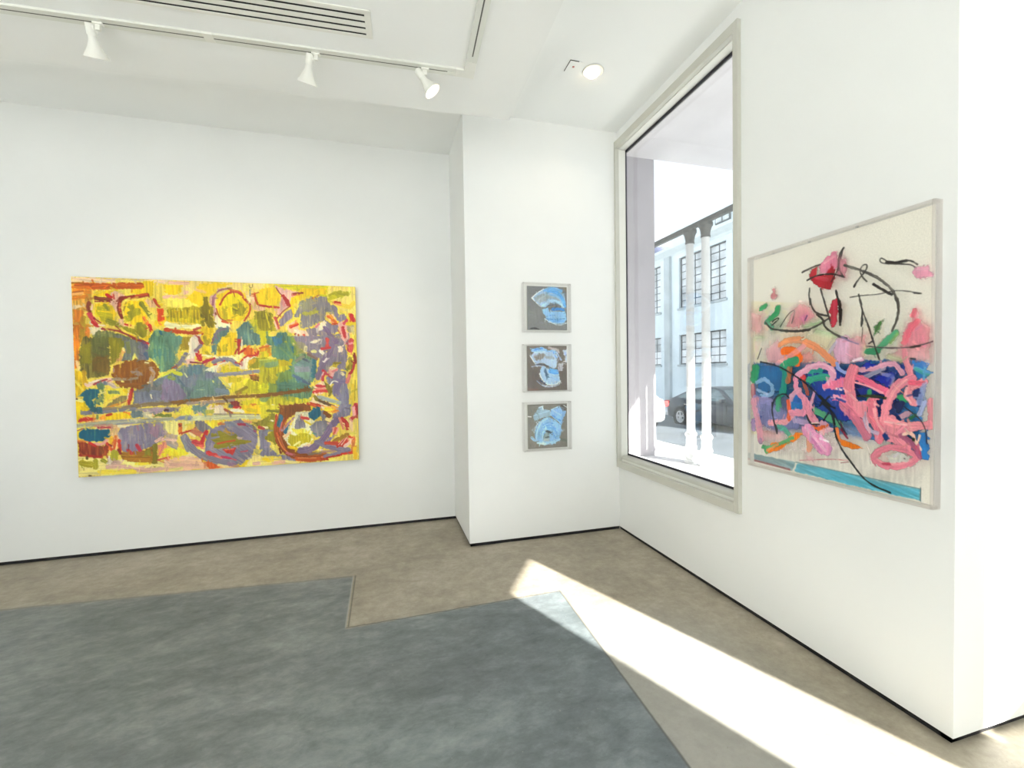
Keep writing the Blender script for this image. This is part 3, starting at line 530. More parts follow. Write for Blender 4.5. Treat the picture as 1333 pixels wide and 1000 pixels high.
    P('#f4dcae', (620,870), (690,790), (760,830), (1050,930), (900,985), (640,900)); S('#a8b0a8', 56, (760,800), (900,840), (1040,880)); S('#6a4a28', 36, (740,840), (850,880), (960,925)); S('#d0481c', 50, (620,890), (760,920)); S('#f0c23a', 50, (880,960), (1000,950)); S('#8a7a20', 40, (710,790), (740,840)); S('#e8a030', 24, (940,920), (1030,950))
    P('#d8cc22', (-20,830), (180,800), (420,790), (640,830), (600,880), (360,900), (230,985), (-20,985), st=.25); P('#8a9a3a', (250,780), (460,790), (420,860), (300,850), op=.6); S('#f8f0b8', 60, (150,920), (230,960)); S('#d8a818', 50, (60,930), (100,940), op=.7); P('#7a9060', (-20,800), (120,800), (60,860), (-20,870), op=.8)
    P('#8c4c08', (250,985), (350,900), (560,880), (660,920), (670,985), rag=3); S('#85540f', 50, (-20,775), (200,757), (400,728), (620,700)); P('#175e78', (680,940), (780,940), (770,990), (680,990))
    # --- lower left
    T(90, 530)
    P('#f5e38a', (110,640), (700,690), (1450,740), (1450,860), (120,915), ang=0); P(ye, (90,-20), (190,-20), (270,20), (160,140), (95,180))
    P('#e8b67a', (130,160), (560,150), (800,120), (830,250), (660,300), (560,420), (540,300), (400,260), op=.9)
    S('#7c7a84', 52, (170,65), (400,60), (640,30), (860,15)); P('#2f5f68', (270,-20), (440,-20), (430,60), (310,70)); S('#8a7a60', 40, (460,10), (800,-5))
    P('#cf4218', (105,185), (220,105), (345,150), (250,190)); S(rd, 30, (150,160), (300,140)); P(ye, (400,115), (640,70), (800,60), (825,140), (480,162)); P('#e8902a', (400,110), (480,90), (470,150), (400,150)); S('#b8321c', 34, (500,98), (560,84)); P('#e27a14', (725,60), (810,55), (800,105)); S('#7a8a50', 30, (375,100), (375,140))
    P('#69787a', (825,50), (985,35), (985,130), (830,130)); P('#cfc8a0', (985,50), (1100,40), (1100,160), (985,150)); P('#8a8288', (1060,60), (1240,20), (1240,60), (1130,90)); P('#6f7a28', (1105,130), (1180,80), (1360,85), (1360,130)); S('#f0e8a8', 26, (1060,100), (1110,150)); S('#a89098', 40, (1000,40), (1240,30)); S('#4a2a30', 24, (1270,40), (1310,40))
    S('#b2af92', 64, (100,232), (400,212), (800,182), (1100,165), (1360,155), st=.25); S('#8d8f98', 30, (640,215), (1000,195), op=.8); S('#a0a090', 26, (480,180), (800,165)); S('#c87870', 26, (330,235), (560,225), op=.7)
    P('#f0c486', (555,290), (660,280), (675,430), (625,560), (540,610), (525,420)); S('#e8be86', 40, (560,250), (780,255)); S('#f2e6b0', 36, (660,245), (820,245))
    P('#0f607c', (118,320), (205,262), (300,285), (530,285), (545,380), (440,445), (220,445), (130,390), rag=3, st=.09); S('#b83a48', 34, (390,262), (560,262)); S('#9a4a50', 20, (110,300), (190,270))
    P('#93300f', (108,440), (260,452), (420,510), (545,480), (500,620), (400,670), (240,640), (130,630), st=.2); S('#e8a496', 42, (310,478), (440,485), (500,425)); S(rd, 36, (260,462), (340,500)); S('#c02418', 40, (140,625), (430,655), op=.7); S('#e04028', 30, (500,470), (560,560)); S('#7a4a10', 50, (420,530), (430,590), op=.6); S('#f08a3a', 22, (110,430), (250,450))
    S('#e87418', 34, (610,380), (560,470), (530,545)); S('#f2c020', 40, (560,390), (555,470)); S('#d03828', 46, (665,440), (672,570)); S('#d85a20', 26, (610,430), (590,560), dry=.6); S(dr, 26, (530,490), (555,505)); S('#f0c890', 24, (620,560), (590,600))
    P('#867d93', (650,300), (700,270), (830,240), (1060,205), (1240,205), (1320,300), (1240,420), (1100,510), (960,565), (800,605), (700,585), (680,430), ang=90, st=.1, rag=4)
    P('#aa7c8e', (1060,215), (1200,230), (1180,420), (1070,340), op=.7, ang=90); S('#b06878', 24, (900,240), (920,300), op=.5); P('#a888a0', (1200,220), (1333,300), (1250,400), op=.6); S('#f0c0a8', 40, (1150,450), (1230,400))
    P('#9c6612', (650,590), (760,600), (960,575), (1080,535), (1170,510), (1168,770), (1100,770), (1030,740), (830,742), (720,690), st=.22, ang=10); P('#8d8414', (1000,580), (1090,545), (1080,640), (1010,640)); S('#7d7212', 62, (1135,510), (1132,770)); S('#b87a18', 30, (740,680), (1080,690)); S(dr, 44, (650,560), (670,600))
    P('#e08a70', (1180,500), (1290,440), (1340,460), (1230,600), (1175,640)); P('#f2a04a', (1180,560), (1240,520), (1210,660), (1175,660)); P('#f4de14', (1215,610), (1360,530), (1360,660), (1240,655)); S('#d85a48', 26, (1170,700), (1330,660)); S('#e08070', 24, (1250,480), (1200,620)); S('#f4b8a8', 40, (1240,430), (1333,420))
    S('#c02a34', 44, (780,565), (825,612)); S('#c83848', 46, (895,500), (935,570)); S('#7a2a30', 12, (785,490), (785,560))
    S('#a89a10', 90, (175,735), (285,750), dry=.5); S('#b0a428', 62, (350,705), (352,795)); S('#9a9420', 56, (440,695), (480,720)); S('#a8a020', 92, (600,600), (590,690)); S('#6a5018', 26, (230,650), (232,680))
    P('#c9a296', (490,640), (560,700), (720,700), (690,760), (520,775), op=.9); S('#dcae9a', 62, (500,785), (700,770), (900,828), (1150,840), (1400,740)); S('#f8dc40', 62, (400,855), (600,850), (850,852)); S('#f6e688', 40, (740,730), (1000,760), (1300,780)); S('#f4dc30', 40, (880,750), (1060,745)); S('#8a6a30', 24, (260,900), (280,902)); S('#9a8420', 8, (188,800), (188,830)); S('#e8d8c0', 26, (520,650), (540,760))
    # --- lower middle
    T(215, 530)
    P('#f6ea8c', (-20,180), (180,180), (330,190), (220,400), (-20,340)); P('#ab9496', (-20,290), (60,340), (150,370), (150,560), (60,540), (-20,440), op=.85); S('#f0c8b0', 40, (0,420), (130,440)); P('#f0dc28', (-20,560), (100,520), (220,560), (330,640), (-20,655)); S('#a89a90', 44, (30,490), (130,540)); P('#f0bf9c', (-20,690), (250,650), (450,660), (560,825), (-20,860), ang=10); S('#f2e08a', 40, (60,830), (200,815)); S('#dca090', 34, (60,760), (420,770), op=.7); S('#d8582a', 40, (0,680), (20,690))
    P('#e8d83c', (120,100), (200,40), (270,0), (360,30), (340,95)); P('#6c8c82', (370,-20), (560,-20), (540,80), (380,95)); P('#c0b84a', (500,40), (660,20), (650,85), (500,90)); P('#f5e4be', (650,10), (790,10), (830,85), (640,90)); S('#b0542c', 40, (790,30), (880,85)); P(ye, (1030,-20), (1360,-20), (1360,150), (1250,150), (1230,100), (1040,95)); S('#f4ecd0', 40, (880,40), (1030,60)); S('#d8b090', 30, (420,60), (470,100)); S('#c8b010', 50, (1100,40), (1200,60), op=.6)
    S('#d2cf9c', 74, (330,150), (640,140), (1000,128), (1260,138), st=.22); S('#9a9a9a', 60, (150,150), (330,140)); S('#8a7a70', 14, (640,95), (1000,95), (1240,105)); S('#6a7aa0', 50, (200,130), (320,140), op=.6)
    P('#f0d82a', (525,190), (780,175), (640,275), (590,280)); P('#e88020', (690,205), (790,180), (700,250)); 
    P('#756f78', (370,190), (510,185), (610,285), (480,345), (400,275)); P('#cc6650', (240,310), (410,275), (490,350), (450,400), (300,330), op=.85, ang=10); S('#e8781a', 52, (190,230), (200,355)); S(dr, 26, (180,230), (190,250)); S('#c03a20', 26, (190,350), (330,310)); S('#f4dca0', 34, (320,345), (380,385)); S('#e8d850', 30, (260,240), (340,225))
    S('#d02a2a', 52, (545,330), (495,420), (475,500)); S('#d04048', 60, (340,455), (420,480)); S('#e86a50', 30, (380,510), (500,515)); S('#c02a30', 20, (350,440), (400,440))
    P('#fae488', (455,560), (525,540), (500,640)); S('#e8b080', 30, (480,545), (510,550))
    P('#857c90', (620,300), (790,200), (1000,175), (1190,260), (1245,450), (1150,650), (1000,770), (820,775), (620,700), (530,590), (580,400), st=.14, ang=40)
    S('#837b8a', 92, (250,400), (310,510), (430,620), (600,710), (820,760)); S('#8a8a90', 50, (210,400), (290,570)); S('#827a90', 80, (560,600), (570,450), (630,330)); S('#7a8090', 60, (830,235), (900,230), op=.7); S('#8e869c', 40, (1050,300), (1180,420), (1160,560), op=.5)
    P('#a89aa0', (600,470), (700,540), (660,590), (560,560), op=.6); P('#8f8410', (610,350), (720,325), (850,340), (950,385), (945,430), (1090,450), (1060,490), (900,515), (700,565), (610,545), (660,480), (600,440), rag=4, ang=0); S('#8f8a9a', 30, (610,415), (700,400)); S('#d0501c', 22, (690,490), (800,465), (915,448)); S('#c08a30', 20, (780,320), (900,350)); S('#e0c0a0', 30, (960,410), (1000,420), op=.7)
    P('#c62a1e', (755,570), (935,540), (890,640), (820,620), rag=3); S('#f0785a', 16, (790,570), (900,560)); S('#d03430', 56, (560,610), (660,645)); S('#e06a5a', 24, (660,650), (740,680)); S('#b82a50', 34, (740,660), (880,690), taper=.5); S('#d05a60', 20, (880,695), (930,710)); S('#c04858', 18, (1000,600), (1085,588)); S('#a02a40', 44, (980,230), (1045,235)); S('#9a4a70', 30, (1180,315), (1200,330)); S('#a06a88', 60, (840,760), (950,790), op=.6)
    P('#df5c18', (478,735), (600,735), (750,800), (580,828)); S('#f6d890', 34, (700,770), (820,800)); S('#c86a28', 18, (480,690), (480,730))
    P('#8a7c22', (1150,205), (1360,160), (1360,265), (1200,260)); S('#c02a24', 50, (1250,275), (1295,285)); S('#e8a060', 34, (1050,190), (1130,205)); P('#867f90', (1230,310), (1360,300), (1360,660), (1260,645)); P('#f5df86', (1160,660), (1260,640), (1360,680), (1360,795), (1040,795)); S('#e8b8a0', 50, (1180,760), (1320,745)); S('#a09a60', 60, (1200,590), (1240,610), op=.7); S('#f0e0a0', 30, (1235,420), (1240,520)); S('#c8c0b0', 24, (1100,690), (1140,660)); P('#938814', (1310,380), (1360,390), (1360,440), (1310,440))
    # --- lower right
    T(340, 530)
    P('#f5dd76', (-20,660), (450,720), (900,720), (1290,660), (1290,725), (460,775), (-20,795), ang=0); P('#f3da68', (1150,130), (1280,120), (1288,720), (1000,735), (1100,660), (1230,620), (1210,450), (1150,360))
    P('#e0d226', (-20,-20), (260,-20), (230,80), (60,140), (-20,165)); P('#8e8516', (20,180), (90,100), (180,90), (200,300), (185,520), (120,470), (20,440), (110,340), (-10,240)); S('#7f7a1c', 40, (80,58), (230,62)); S('#f0e4b0', 30, (20,275), (70,280)); S('#f2e8c0', 20, (110,185), (150,190)); S('#c04a38', 40, (-10,280), (20,290))
    P('#867f92', (-20,320), (20,330), (30,440), (120,480), (115,560), (200,600), (260,660), (-20,665)); P('#f2e068', (120,480), (180,530), (240,630), (200,640), (120,560)); P('#87809a', (255,650), (440,650), (455,745), (270,715)); S('#e8b49a', 50, (150,750), (300,735)); S('#f4e494', 50, (330,735), (440,755)); S(ye, 60, (30,710), (130,710), op=.8)
    S('#9c4812', 130, (300,120), (225,230), (230,400), (290,540), (420,640), (600,680), (820,670), st=.3)
    S('#8a4a0a', 56, (270,420), (330,540), (450,610), (600,635), (720,625)); S('#d8622a', 16, (200,350), (240,500), (330,600), dry=.6); S('#e88a3a', 14, (215,420), (270,560), (380,640)); S('#c04028', 22, (195,110), (178,260)); S('#c8683a', 26, (240,400), (300,560), op=.8); S('#c2541a', 60, (465,700), (640,715), (860,690)); S('#e08a4a', 14, (480,690), (720,690)); S('#c86a70', 30, (330,620), (430,650)); S('#7a3a10', 26, (230,560), (250,620)); S('#b03a10', 24, (780,705), (880,715)); S('#e07a5a', 20, (800,680), (880,680))
    P('#8c4d08', (250,-20), (650,-20), (655,40), (480,80), (400,140), (330,155), (235,130), rag=3)
    P('#f6eec0', (460,80), (620,70), (640,160), (700,190), (660,420), (690,440), (500,610), (330,490), (285,400), (400,240), (430,150)); P('#f1e248', (400,300), (560,290), (640,330), (600,380), (440,360)); P('#c4b30c', (365,350), (440,395), (560,350), (660,375), (655,470), (560,500), (430,560), (340,470), dry=.4); S(ye, 40, (360,540), (500,580)); S('#f4e690', 24, (430,520), (510,470)); S('#eacb10', 24, (560,190), (650,240)); S('#f0c8a8', 40, (560,540), (640,520)); S('#f2c890', 40, (300,400), (370,350))
    P('#8c8690', (440,215), (500,120), (560,190), (600,290), (440,305), rag=4); P('#89858e', (640,270), (740,195), (885,190), (875,300), (800,400), (720,420), (665,330), rag=4); S('#d03a30', 40, (535,152), (620,162)); S('#5a8a7a', 20, (680,360), (720,370)); P('#7d7a86', (760,60), (850,60), (870,180), (800,190))
    P('#17627c', (612,95), (700,20), (785,30), (785,130), (700,185), (630,155), rag=3); S('#3c6e84', 60, (255,140), (232,250)); S('#2f6a88', 50, (345,255), (310,345)); S('#b08a98', 26, (430,150), (260,320)); S('#d8908a', 14, (420,170), (270,330)); S('#2a5a60', 20, (230,160), (210,260)); S('#d86a5a', 18, (270,210), (240,330))
    P('#878196', (1050,-20), (1185,-20), (1195,130), (1110,140), (1000,270), (880,270), (950,120)); P('#f0a838', (830,0), (1020,20), (1000,95), (860,85)); S('#f4dc30', 50, (860,40), (940,50)); S('#e0822a', 26, (940,70), (1020,60)); S('#8a4a14', 56, (850,90), (905,135)); S('#f6e090', 50, (870,180), (930,190)); S('#eab4a0', 36, (890,230), (930,220))
    S('#7e6a8a', 92, (990,180), (900,330), (800,470), (640,585), (520,590)); S('#857a90', 80, (740,480), (900,545), (1150,590)); S('#867b90', 60, (1150,590), (1000,640), (850,670)); P('#85789a', (800,480), (980,385), (940,440), (850,510)); S('#f4d8c8', 26, (755,580), (800,585)); S('#a87a84', 40, (800,610), (960,600), op=.7); S('#84786c', 40, (640,640), (780,620), op=.8)
    P('#e89c88', (945,285), (1035,290), (985,380), (930,340)); S('#d85a44', 26, (990,290), (960,370)); S('#c83228', 52, (1070,170), (1140,230), (1150,300)); S('#e88a6a', 30, (1040,160), (1090,300)); S('#d0323c', 52, (1262,-20), (1270,120), (1200,175)); S('#8c2028', 20, (1278,0), (1275,160)); S('#f0b0a8', 40, (1225,20), (1235,120)); S('#f2c8b0', 50, (1190,200), (1200,330), op=.7)
    P('#c8382a', (985,520), (1150,380), (1165,490), (1080,545), (1000,545)); S('#f0c0a8', 12, (1060,520), (1150,400)); S('#f0b8a0', 10, (1020,520), (1110,420)); S('#a87c22', 56, (960,470), (1050,430), (1140,380)); S('#cc4a30', 46, (850,490), (1000,495)); S('#f0c8b8', 40, (1110,540), (1190,470)); S('#e88440', 50, (1225,430), (1210,600), dry=.5); S('#d84020', 30, (1170,410), (1220,440)); S('#d83a24', 34, (1060,640), (1230,620)); S('#f2c020', 60, (1240,560), (1250,690)); S('#b83028', 26, (860,690), (1060,650))
    c.dabs(1300, 8, 2.4, 5, jit=.05)
    return c
# ------------------------------------------------------------------ the large painted acrylic box (two layers of paint)
def paint_box_back():
    c = Canvas(250, 326, [-0.0060554811, 1.416426e-05, 5.9201555, -0.0011538459, -0.0036344353, 2.3533344, -0.0020448148, 4.6275967e-05, 1], '#faf6ec', seed=5)
    S, P = c.S, c.P; T = lambda x, y: c.tile(x, y, 7.1429)
    T(970, 390)
    P('#f6eedc', (40,200), (1800,200), (1800,600), (40,600), op=.5, soft=60, rag=20)
    P('#2472b4', (55,590), (400,590), (900,585), (1690,560), (1690,1500), (1300,1310), (560,1230), (60,1140), rag=6, ang=0, st=.2)
    P('#2a7cc0', (60,600), (400,600), (380,860), (60,900), op=.7); P('#173f9c', (560,690), (1500,600), (1500,1150), (640,1000), op=.85, soft=14, rag=12); P('#2a80c4', (1500,580), (1690,570), (1690,1500), (1560,1400))
    P('#8a90c4', (60,900), (520,900), (560,1230), (60,1140), op=.75, soft=20); P('#9aa4cc', (900,1180), (1300,1200), (1300,1330), (900,1280), op=.6, soft=20)
    T(970, 525)
    P('#eee8e2', (40,330), (1660,560), (1660,860), (40,480), op=.6, soft=20)
    P('#6f9ba8', (50,478), (460,568), (430,645), (45,545), rag=2, ang=10); S('#8c1c2c', 16, (40,538), (220,585), (405,636), rag=.1, dry=0)
    P('#5cc0dc', (480,572), (929,670), (1673,835), (1673,945), (929,775), (452,652), rag=2, ang=10); S('#4a7f8c', 9, (465,566), (929,668), (1673,832), rag=.1, dry=0); S('#27454c', 9, (1674,820), (1670,945), rag=.1, dry=0)
    S('#c8505c', 6, (500,550), (800,538), (960,552), dry=.5); P('#d4d0c8', (1100,690), (1670,690), (1670,815), (1300,760), op=.5, soft=14)
    return c
def paint_box_front():
    c = Canvas(330, 430, [-0.0061675129, 4.5855114e-06, 5.995132, -0.0011654693, -0.0036488155, 2.3591878, -0.0020720724, 5.5084162e-05, 1], '#e090a0', seed=9, alpha=True)
    S, P = c.S, c.P; T = lambda x, y: c.tile(x, y, 7.1429)
    bk = '#1d1a1a'
    # hazes first
    T(970, 390)
    P('#e49aa8', (50,110), (150,130), (165,280), (110,330), (50,290), op=.6, soft=10); P('#de8a98', (380,250), (440,100), (510,30), (600,70), (650,160), (570,230), (450,265), op=.78, soft=8); P('#c8609c', (515,170), (570,140), (565,205), op=.7, soft=6)
    S('#9cc290', 56, (560,245), (700,215), op=.6, soft=8); S('#a4c898', 50, (660,290), (830,335), op=.55, soft=8); S('#b8d0a8', 50, (100,350), (150,350), op=.5, soft=8); P('#ece2b4', (560,300), (840,330), (760,480), (560,380), op=.4, soft=14)
    P('#dea0b0', (190,470), (300,375), (340,470), (410,530), (300,605), (205,580), op=.75, soft=8); P('#e58e90', (510,520), (600,470), (660,570), (540,590), op=.7, soft=8); P('#f0b48c', (320,420), (380,340), (520,340), (500,400), op=.5, soft=8)
    S('#ee9058', 40, (320,430), (370,375), (500,360), op=.75); S('#f2996a', 34, (340,420), (430,380), (560,400), op=.6); S('#f09060', 66, (560,400), (680,455), (770,545), (830,590), op=.85); S('#ef6a1c', 76, (360,480), (450,480), (505,540), (480,580)); S('#c8502a', 40, (400,540), (430,520), op=.8); S('#e89aa4', 50, (300,600), (400,540), (540,440), op=.7)
    S('#2f9c60', 42, (150,82), (190,55), soft=3); S('#2a9a60', 52, (305,80), (290,130), (230,180), soft=3); S('#2f9270', 44, (195,210), (245,260), op=.85, soft=3); S('#7fb08c', 60, (260,280), (330,230), op=.4, soft=8)
    T(1095, 390)
    P('#e27c8e', (555,440), (575,320), (605,250), (660,215), (650,140), (690,78), (715,130), (730,210), (800,270), (805,420), (700,450), op=.85, soft=6); P('#e890a0', (620,230), (800,260), (800,400), (640,420), op=.6, soft=10); S('#e85a74', 60, (700,200), (640,260), (580,400), op=.7); S('#e0506a', 40, (680,100), (660,150), op=.7)
    P('#e79aa6', (430,520), (560,450), (810,440), (815,570), (640,565), (470,570), op=.7, soft=8); P('#e0a0b4', (-10,370), (120,360), (210,420), (190,560), (-10,585), op=.85, soft=6); P('#e48e98', (120,340), (250,320), (210,420), op=.7, soft=8); P('#e8d8a8', (200,430), (240,430), (220,520), (190,510), op=.6, soft=6)
    P('#3c7c34', (392,178), (345,212), (295,250), (300,335), (345,310), (372,212), soft=3); S('#1e4a20', 22, (345,220), (320,290), op=.7); S('#4aa276', 62, (500,310), (410,390), (330,470), (250,495), soft=3); S('#8aae5c', 30, (520,320), (455,405), op=.8, soft=4); S('#2f8a60', 60, (240,490), (330,470)); S('#a8c48c', 50, (440,530), (550,560), op=.6, soft=6)
    # blues inside
    T(970, 390)
    P('#2472b4', (100,600), (380,610), (370,860), (110,880), op=.7, soft=5); P('#1a3f9c', (560,680), (860,650), (929,720), (929,900), (860,960), (660,960), (620,820), op=.9, soft=5); P('#2a6cc0', (420,880), (540,860), (620,960), (620,1000), (410,1000), op=.8)
    S('#2a9a70', 72, (350,620), (400,590), (465,570)); S('#2a9a6a', 76, (95,640), (80,740), soft=4); S('#1f9a86', 64, (375,650), (365,780), (340,870), op=.85); S('#2f9c80', 60, (590,750), (690,720), (790,730)); S('#1f8f86', 56, (580,660), (700,655)); S('#2f8a60', 46, (310,900), (300,1000), op=.8)
    S('#8fb6de', 34, (110,770), (180,730), (250,800), (255,880), (150,895), op=.85, rag=.7); S('#b8c8e4', 24, (110,840), (200,880), op=.7); S('#c4607c', 44, (70,800), (75,900), op=.6); S('#a49ad0', 60, (90,920), (230,950), op=.7); S('#e08a90', 40, (110,930), (120,1000), op=.8)
    S('#c06844', 50, (415,640), (395,760), op=.75); S('#d04048', 46, (490,705), (545,720)); S('#b85a40', 40, (540,760), (580,880), op=.7)
    S('#8ea0dc', 32, (850,590), (860,650), (929,680)); P('#dcaacb', (840,380), (929,340), (960,360), (960,590), (840,580), (820,460), op=.9, soft=4); S('#c8bcdc', 30, (780,490), (840,400), op=.6)
    T(1095, 390)
    P('#1028a0', (190,600), (345,590), (330,640), (180,685)); P('#0f269c', (290,745), (470,660), (485,730), (430,815)); P('#0f2480', (140,830), (250,815), (380,870), (180,900)); P('#1a60b4', (160,930), (240,930), (220,1000), (150,1000)); P('#2a74c0', (640,570), (800,590), (800,740), (690,740), op=.85); S('#5aa0d0', 40, (680,640), (800,680)); P('#1c3a90', (490,590), (590,600), (600,690), (520,680), op=.85); P('#1a2c70', (660,840), (760,820), (720,1000), (640,980), op=.85)
    S('#9a9ab8', 44, (210,725), (390,640), op=.85); S('#b0a8cc', 34, (380,690), (490,720), (450,800), op=.6); P('#2a9060', (500,890), (560,880), (610,960), (560,990)); S('#2f8f60', 40, (260,850), (235,1000)); S('#3aa080', 40, (690,650), (790,700), op=.6)
    # pink ribbons
    T(970, 390)
    S('#dd9ab8', 58, (470,720), (520,680), (640,610), (750,610), (815,680), (800,770), (740,815), rag=.6); S('#e8b4c8', 18, (520,665), (640,600), (760,600), (830,680), op=.8); S('#dc8aa6', 52, (465,740), (475,850), (560,930), (600,1000)); S('#e2a0b8', 46, (400,1000), (430,880), (500,840), op=.85); S('#e8a8c0', 30, (640,860), (600,1000), op=.8)
    P('#e27292', (715,790), (850,740), (940,720), (940,800), (800,840), (730,832)); P('#e36a92', (790,945), (870,900), (940,860), (940,985), (830,975)); S('#f0c8d0', 24, (850,830), (890,840)); S('#e89ab4', 40, (830,900), (929,940))
    T(1095, 390)
    S('#d89ab2', 48, (100,640), (250,660), (400,600), (500,595), (560,690)); S('#e8688a', 66, (80,705), (220,750), (350,830), (430,865)); S('#f2a2b0', 18, (130,770), (260,810), (380,870)); S('#e27e92', 100, (110,650), (60,800), (100,960)); S('#f0a6b0', 24, (20,830), (140,940)); S('#e08a98', 56, (575,450), (590,560), (640,690)); S('#e28498', 92, (650,735), (520,790), (450,900), (410,1000)); S('#f0a0a8', 30, (600,750), (490,830), (430,960)); S('#ee929c', 74, (760,765), (650,800), (600,880), (660,965)); S('#e8607c', 50, (640,770), (740,780)); S('#f0b0b4', 20, (600,820), (590,900), (640,960)); S('#a4acda', 50, (765,790), (720,960), op=.75); S('#e88a98', 60, (300,920), (280,1000)); S('#d8a8c8', 34, (120,560), (190,560)); S('#eed8e0', 24, (110,570), (180,545))
    T(970, 525)
    P('#8286bc', (85,-20), (240,-20), (420,90), (560,130), (490,250), (300,265), (180,225), (85,170), op=.8, soft=8); P('#1f3f84', (100,100), (160,120), (120,180), (90,170), op=.85); S('#9a7cb4', 40, (70,160), (75,240), op=.8); P('#e4a4ac', (140,250), (340,280), (320,345), (150,335), op=.75, soft=8); P('#dccfd0', (150,300), (620,260), (900,300), (900,420), (300,470), op=.35, soft=14)
    S('#dd98ac', 60, (75,-20), (100,100), (125,200), (138,340), op=.9); S('#7c6a90', 40, (135,340), (140,360), op=.7); S('#e89ca8', 50, (230,180), (380,180), (430,110)); S('#e26038', 40, (395,-20), (410,60), (405,150)); P('#2470b4', (420,-10), (530,-10), (545,70), (430,75)); S('#e08ca6', 60, (430,90), (560,85)); P('#1a3c8c', (640,50), (740,-20), (860,-20), (940,80), (940,180), (860,160), (720,130)); S('#c0a4cc', 50, (460,160), (560,180), op=.7)
    S('#e08aa2', 76, (555,-20), (590,100), (650,170)); S('#4a9c74', 62, (650,70), (760,130), (880,195)); S('#3a9c80', 46, (310,215), (370,240), (425,330), op=.8); S('#3a9a70', 44, (300,-10), (300,60), op=.8); P('#d8a0bc', (630,150), (740,170), (810,235), (700,275), op=.9)
    P('#f17c18', (180,425), (250,368), (370,340), (480,268), (545,280), (480,330), (360,410), (190,468)); S('#5cac74', 28, (160,410), (260,405), (440,320)); S('#4a9c6a', 30, (165,400), (195,450)); P('#df5c1c', (605,215), (770,205), (700,268), (640,250)); S('#ec8a5c', 50, (590,295), (592,430), op=.6); S('#e27a3c', 34, (850,240), (860,340), (940,372)); S('#f0a060', 18, (200,440), (300,380))
    P('#e294be', (515,215), (600,195), (680,280), (760,350), (805,430), (765,500), (690,465), (620,380), (535,290)); S('#f0b4d0', 26, (560,230), (680,370), (740,440)); S('#d07ab0', 20, (620,330), (700,440)); S('#f6e4ea', 20, (695,330), (765,355)); P('#eab4bc', (540,450), (640,500), (640,560), (560,530), op=.55, soft=8); S('#eab8c4', 40, (700,270), (800,240), op=.8)
    T(1095, 525)
    P('#102a90', (-10,70), (50,80), (125,160), (-10,165)); P('#90a4d0', (-10,200), (150,250), (300,310), (250,330), (60,290), op=.7, soft=8); S('#3a70b0', 40, (270,320), (330,340), op=.8)
    P('#e88c9c', (120,-20), (250,-20), (240,120), (340,150), (400,120), (480,110), (560,190), (720,190), (830,165), (825,220), (640,272), (570,290), (640,380), (560,400), (440,355), (380,330), (300,335), (330,240), (210,150), (100,100), rag=4); S('#dc7890', 90, (20,20), (120,120), (230,300), op=.9)
    S('#f194a0', 80, (380,150), (560,220), (810,205)); S('#e6768c', 90, (280,-20), (285,120), (340,220), (345,330)); S('#f0a0a8', 26, (300,-10), (310,150), (400,280)); S('#ee8c9c', 70, (440,-20), (400,60), (390,140)); S('#e58a9c', 70, (580,240), (490,320), (600,400)); S('#f6bcc0', 18, (400,170), (600,200)); S('#c8bcdc', 40, (215,140), (240,240), (330,280), op=.8); S('#eab0c0', 20, (220,160), (260,270))
    P('#16387c', (378,295), (412,262), (442,330), (400,348), rag=2); P('#101e50', (480,-20), (600,-20), (570,60), (500,110)); P('#c89aa8', (520,110), (620,70), (660,90), (580,160), op=.8); P('#2f7a50', (600,145), (680,80), (690,120), (640,165), op=.9); S('#a8b2da', 44, (770,-10), (720,100)); S('#e88a98', 56, (822,-20), (822,190), op=.8)
    S('#e07e92', 64, (420,415), (310,460), (290,520), (390,580), (520,585), (660,545), (705,490), (600,430), (480,408), (400,420)); S('#f0a0a8', 18, (310,500), (390,560), (520,570), (640,530), op=.8); S('#c83a58', 24, (380,560), (440,565)); P('#c8c6c0', (420,485), (520,450), (635,495), (600,540), (450,550), op=.9, rag=3); S('#4a4a4a', 10, (575,510), (582,512))
    S('#a8587a', 62, (560,300), (660,380), (720,490), op=.9); P('#2c7cc6', (705,300), (795,230), (798,525), (735,512)); S('#f8cdbc', 30, (570,290), (640,270), (690,370), (720,425)); S('#f8d8c0', 20, (720,300), (700,360)); P('#23301c', (640,310), (685,330), (672,365)); P('#f6c4b4', (600,270), (650,260), (690,320), (640,300)); S('#c84a60', 26, (690,400), (720,460))
    P('#f07c12', (-10,345), (90,365), (200,420), (90,425), (-10,388), rag=2); S('#c84a58', 6, (-10,552), (60,545)); S('#e0a0a8', 5, (200,340), (250,420), (265,560), op=.6)
    c.dabs(600, 11, 2.6, 6, jit=.07, amin=.75)
    # flower and calligraphy
    T(970, 255)
    P('#d57894', (690,650), (800,530), (850,518), (862,640), (810,720), (690,725), soft=2); P('#d88498', (860,600), (940,600), (940,770), (860,750), op=.75, soft=6); P('#aa1026', (610,682), (680,648), (655,740), (760,722), (800,640), (835,690), (830,765), (790,862), (700,862), (640,825), (597,745), soft=2); S('#c83a50', 30, (660,760), (760,780), op=.6); S('#e8a4b4', 26, (740,620), (830,560), op=.7)
    S('#bc606c', 40, (265,870), (268,900), op=.7, soft=4); S('#c46474', 46, (255,935), (275,935), op=.75, soft=4)
    S('#3c3432', 15, (530,710), (620,665), (695,640)); S(bk, 14, (575,785), (660,740), (780,724), (860,735), (915,755)); S(bk, 18, (868,690), (872,550), (915,485)); S(bk, 11, (910,488), (885,590), (860,690), (800,800)); S(bk, 11, (870,660), (890,720), (920,757))
    S('#4a4a46', 15, (598,860), (592,930), (602,1010)); S('#3a3a36', 15, (700,865), (720,940), (742,1010)); P('#9c1624', (808,980), (850,962), (862,1010), (795,1010)); S(bk, 20, (842,880), (860,950), (870,1010))
    T(1095, 255)
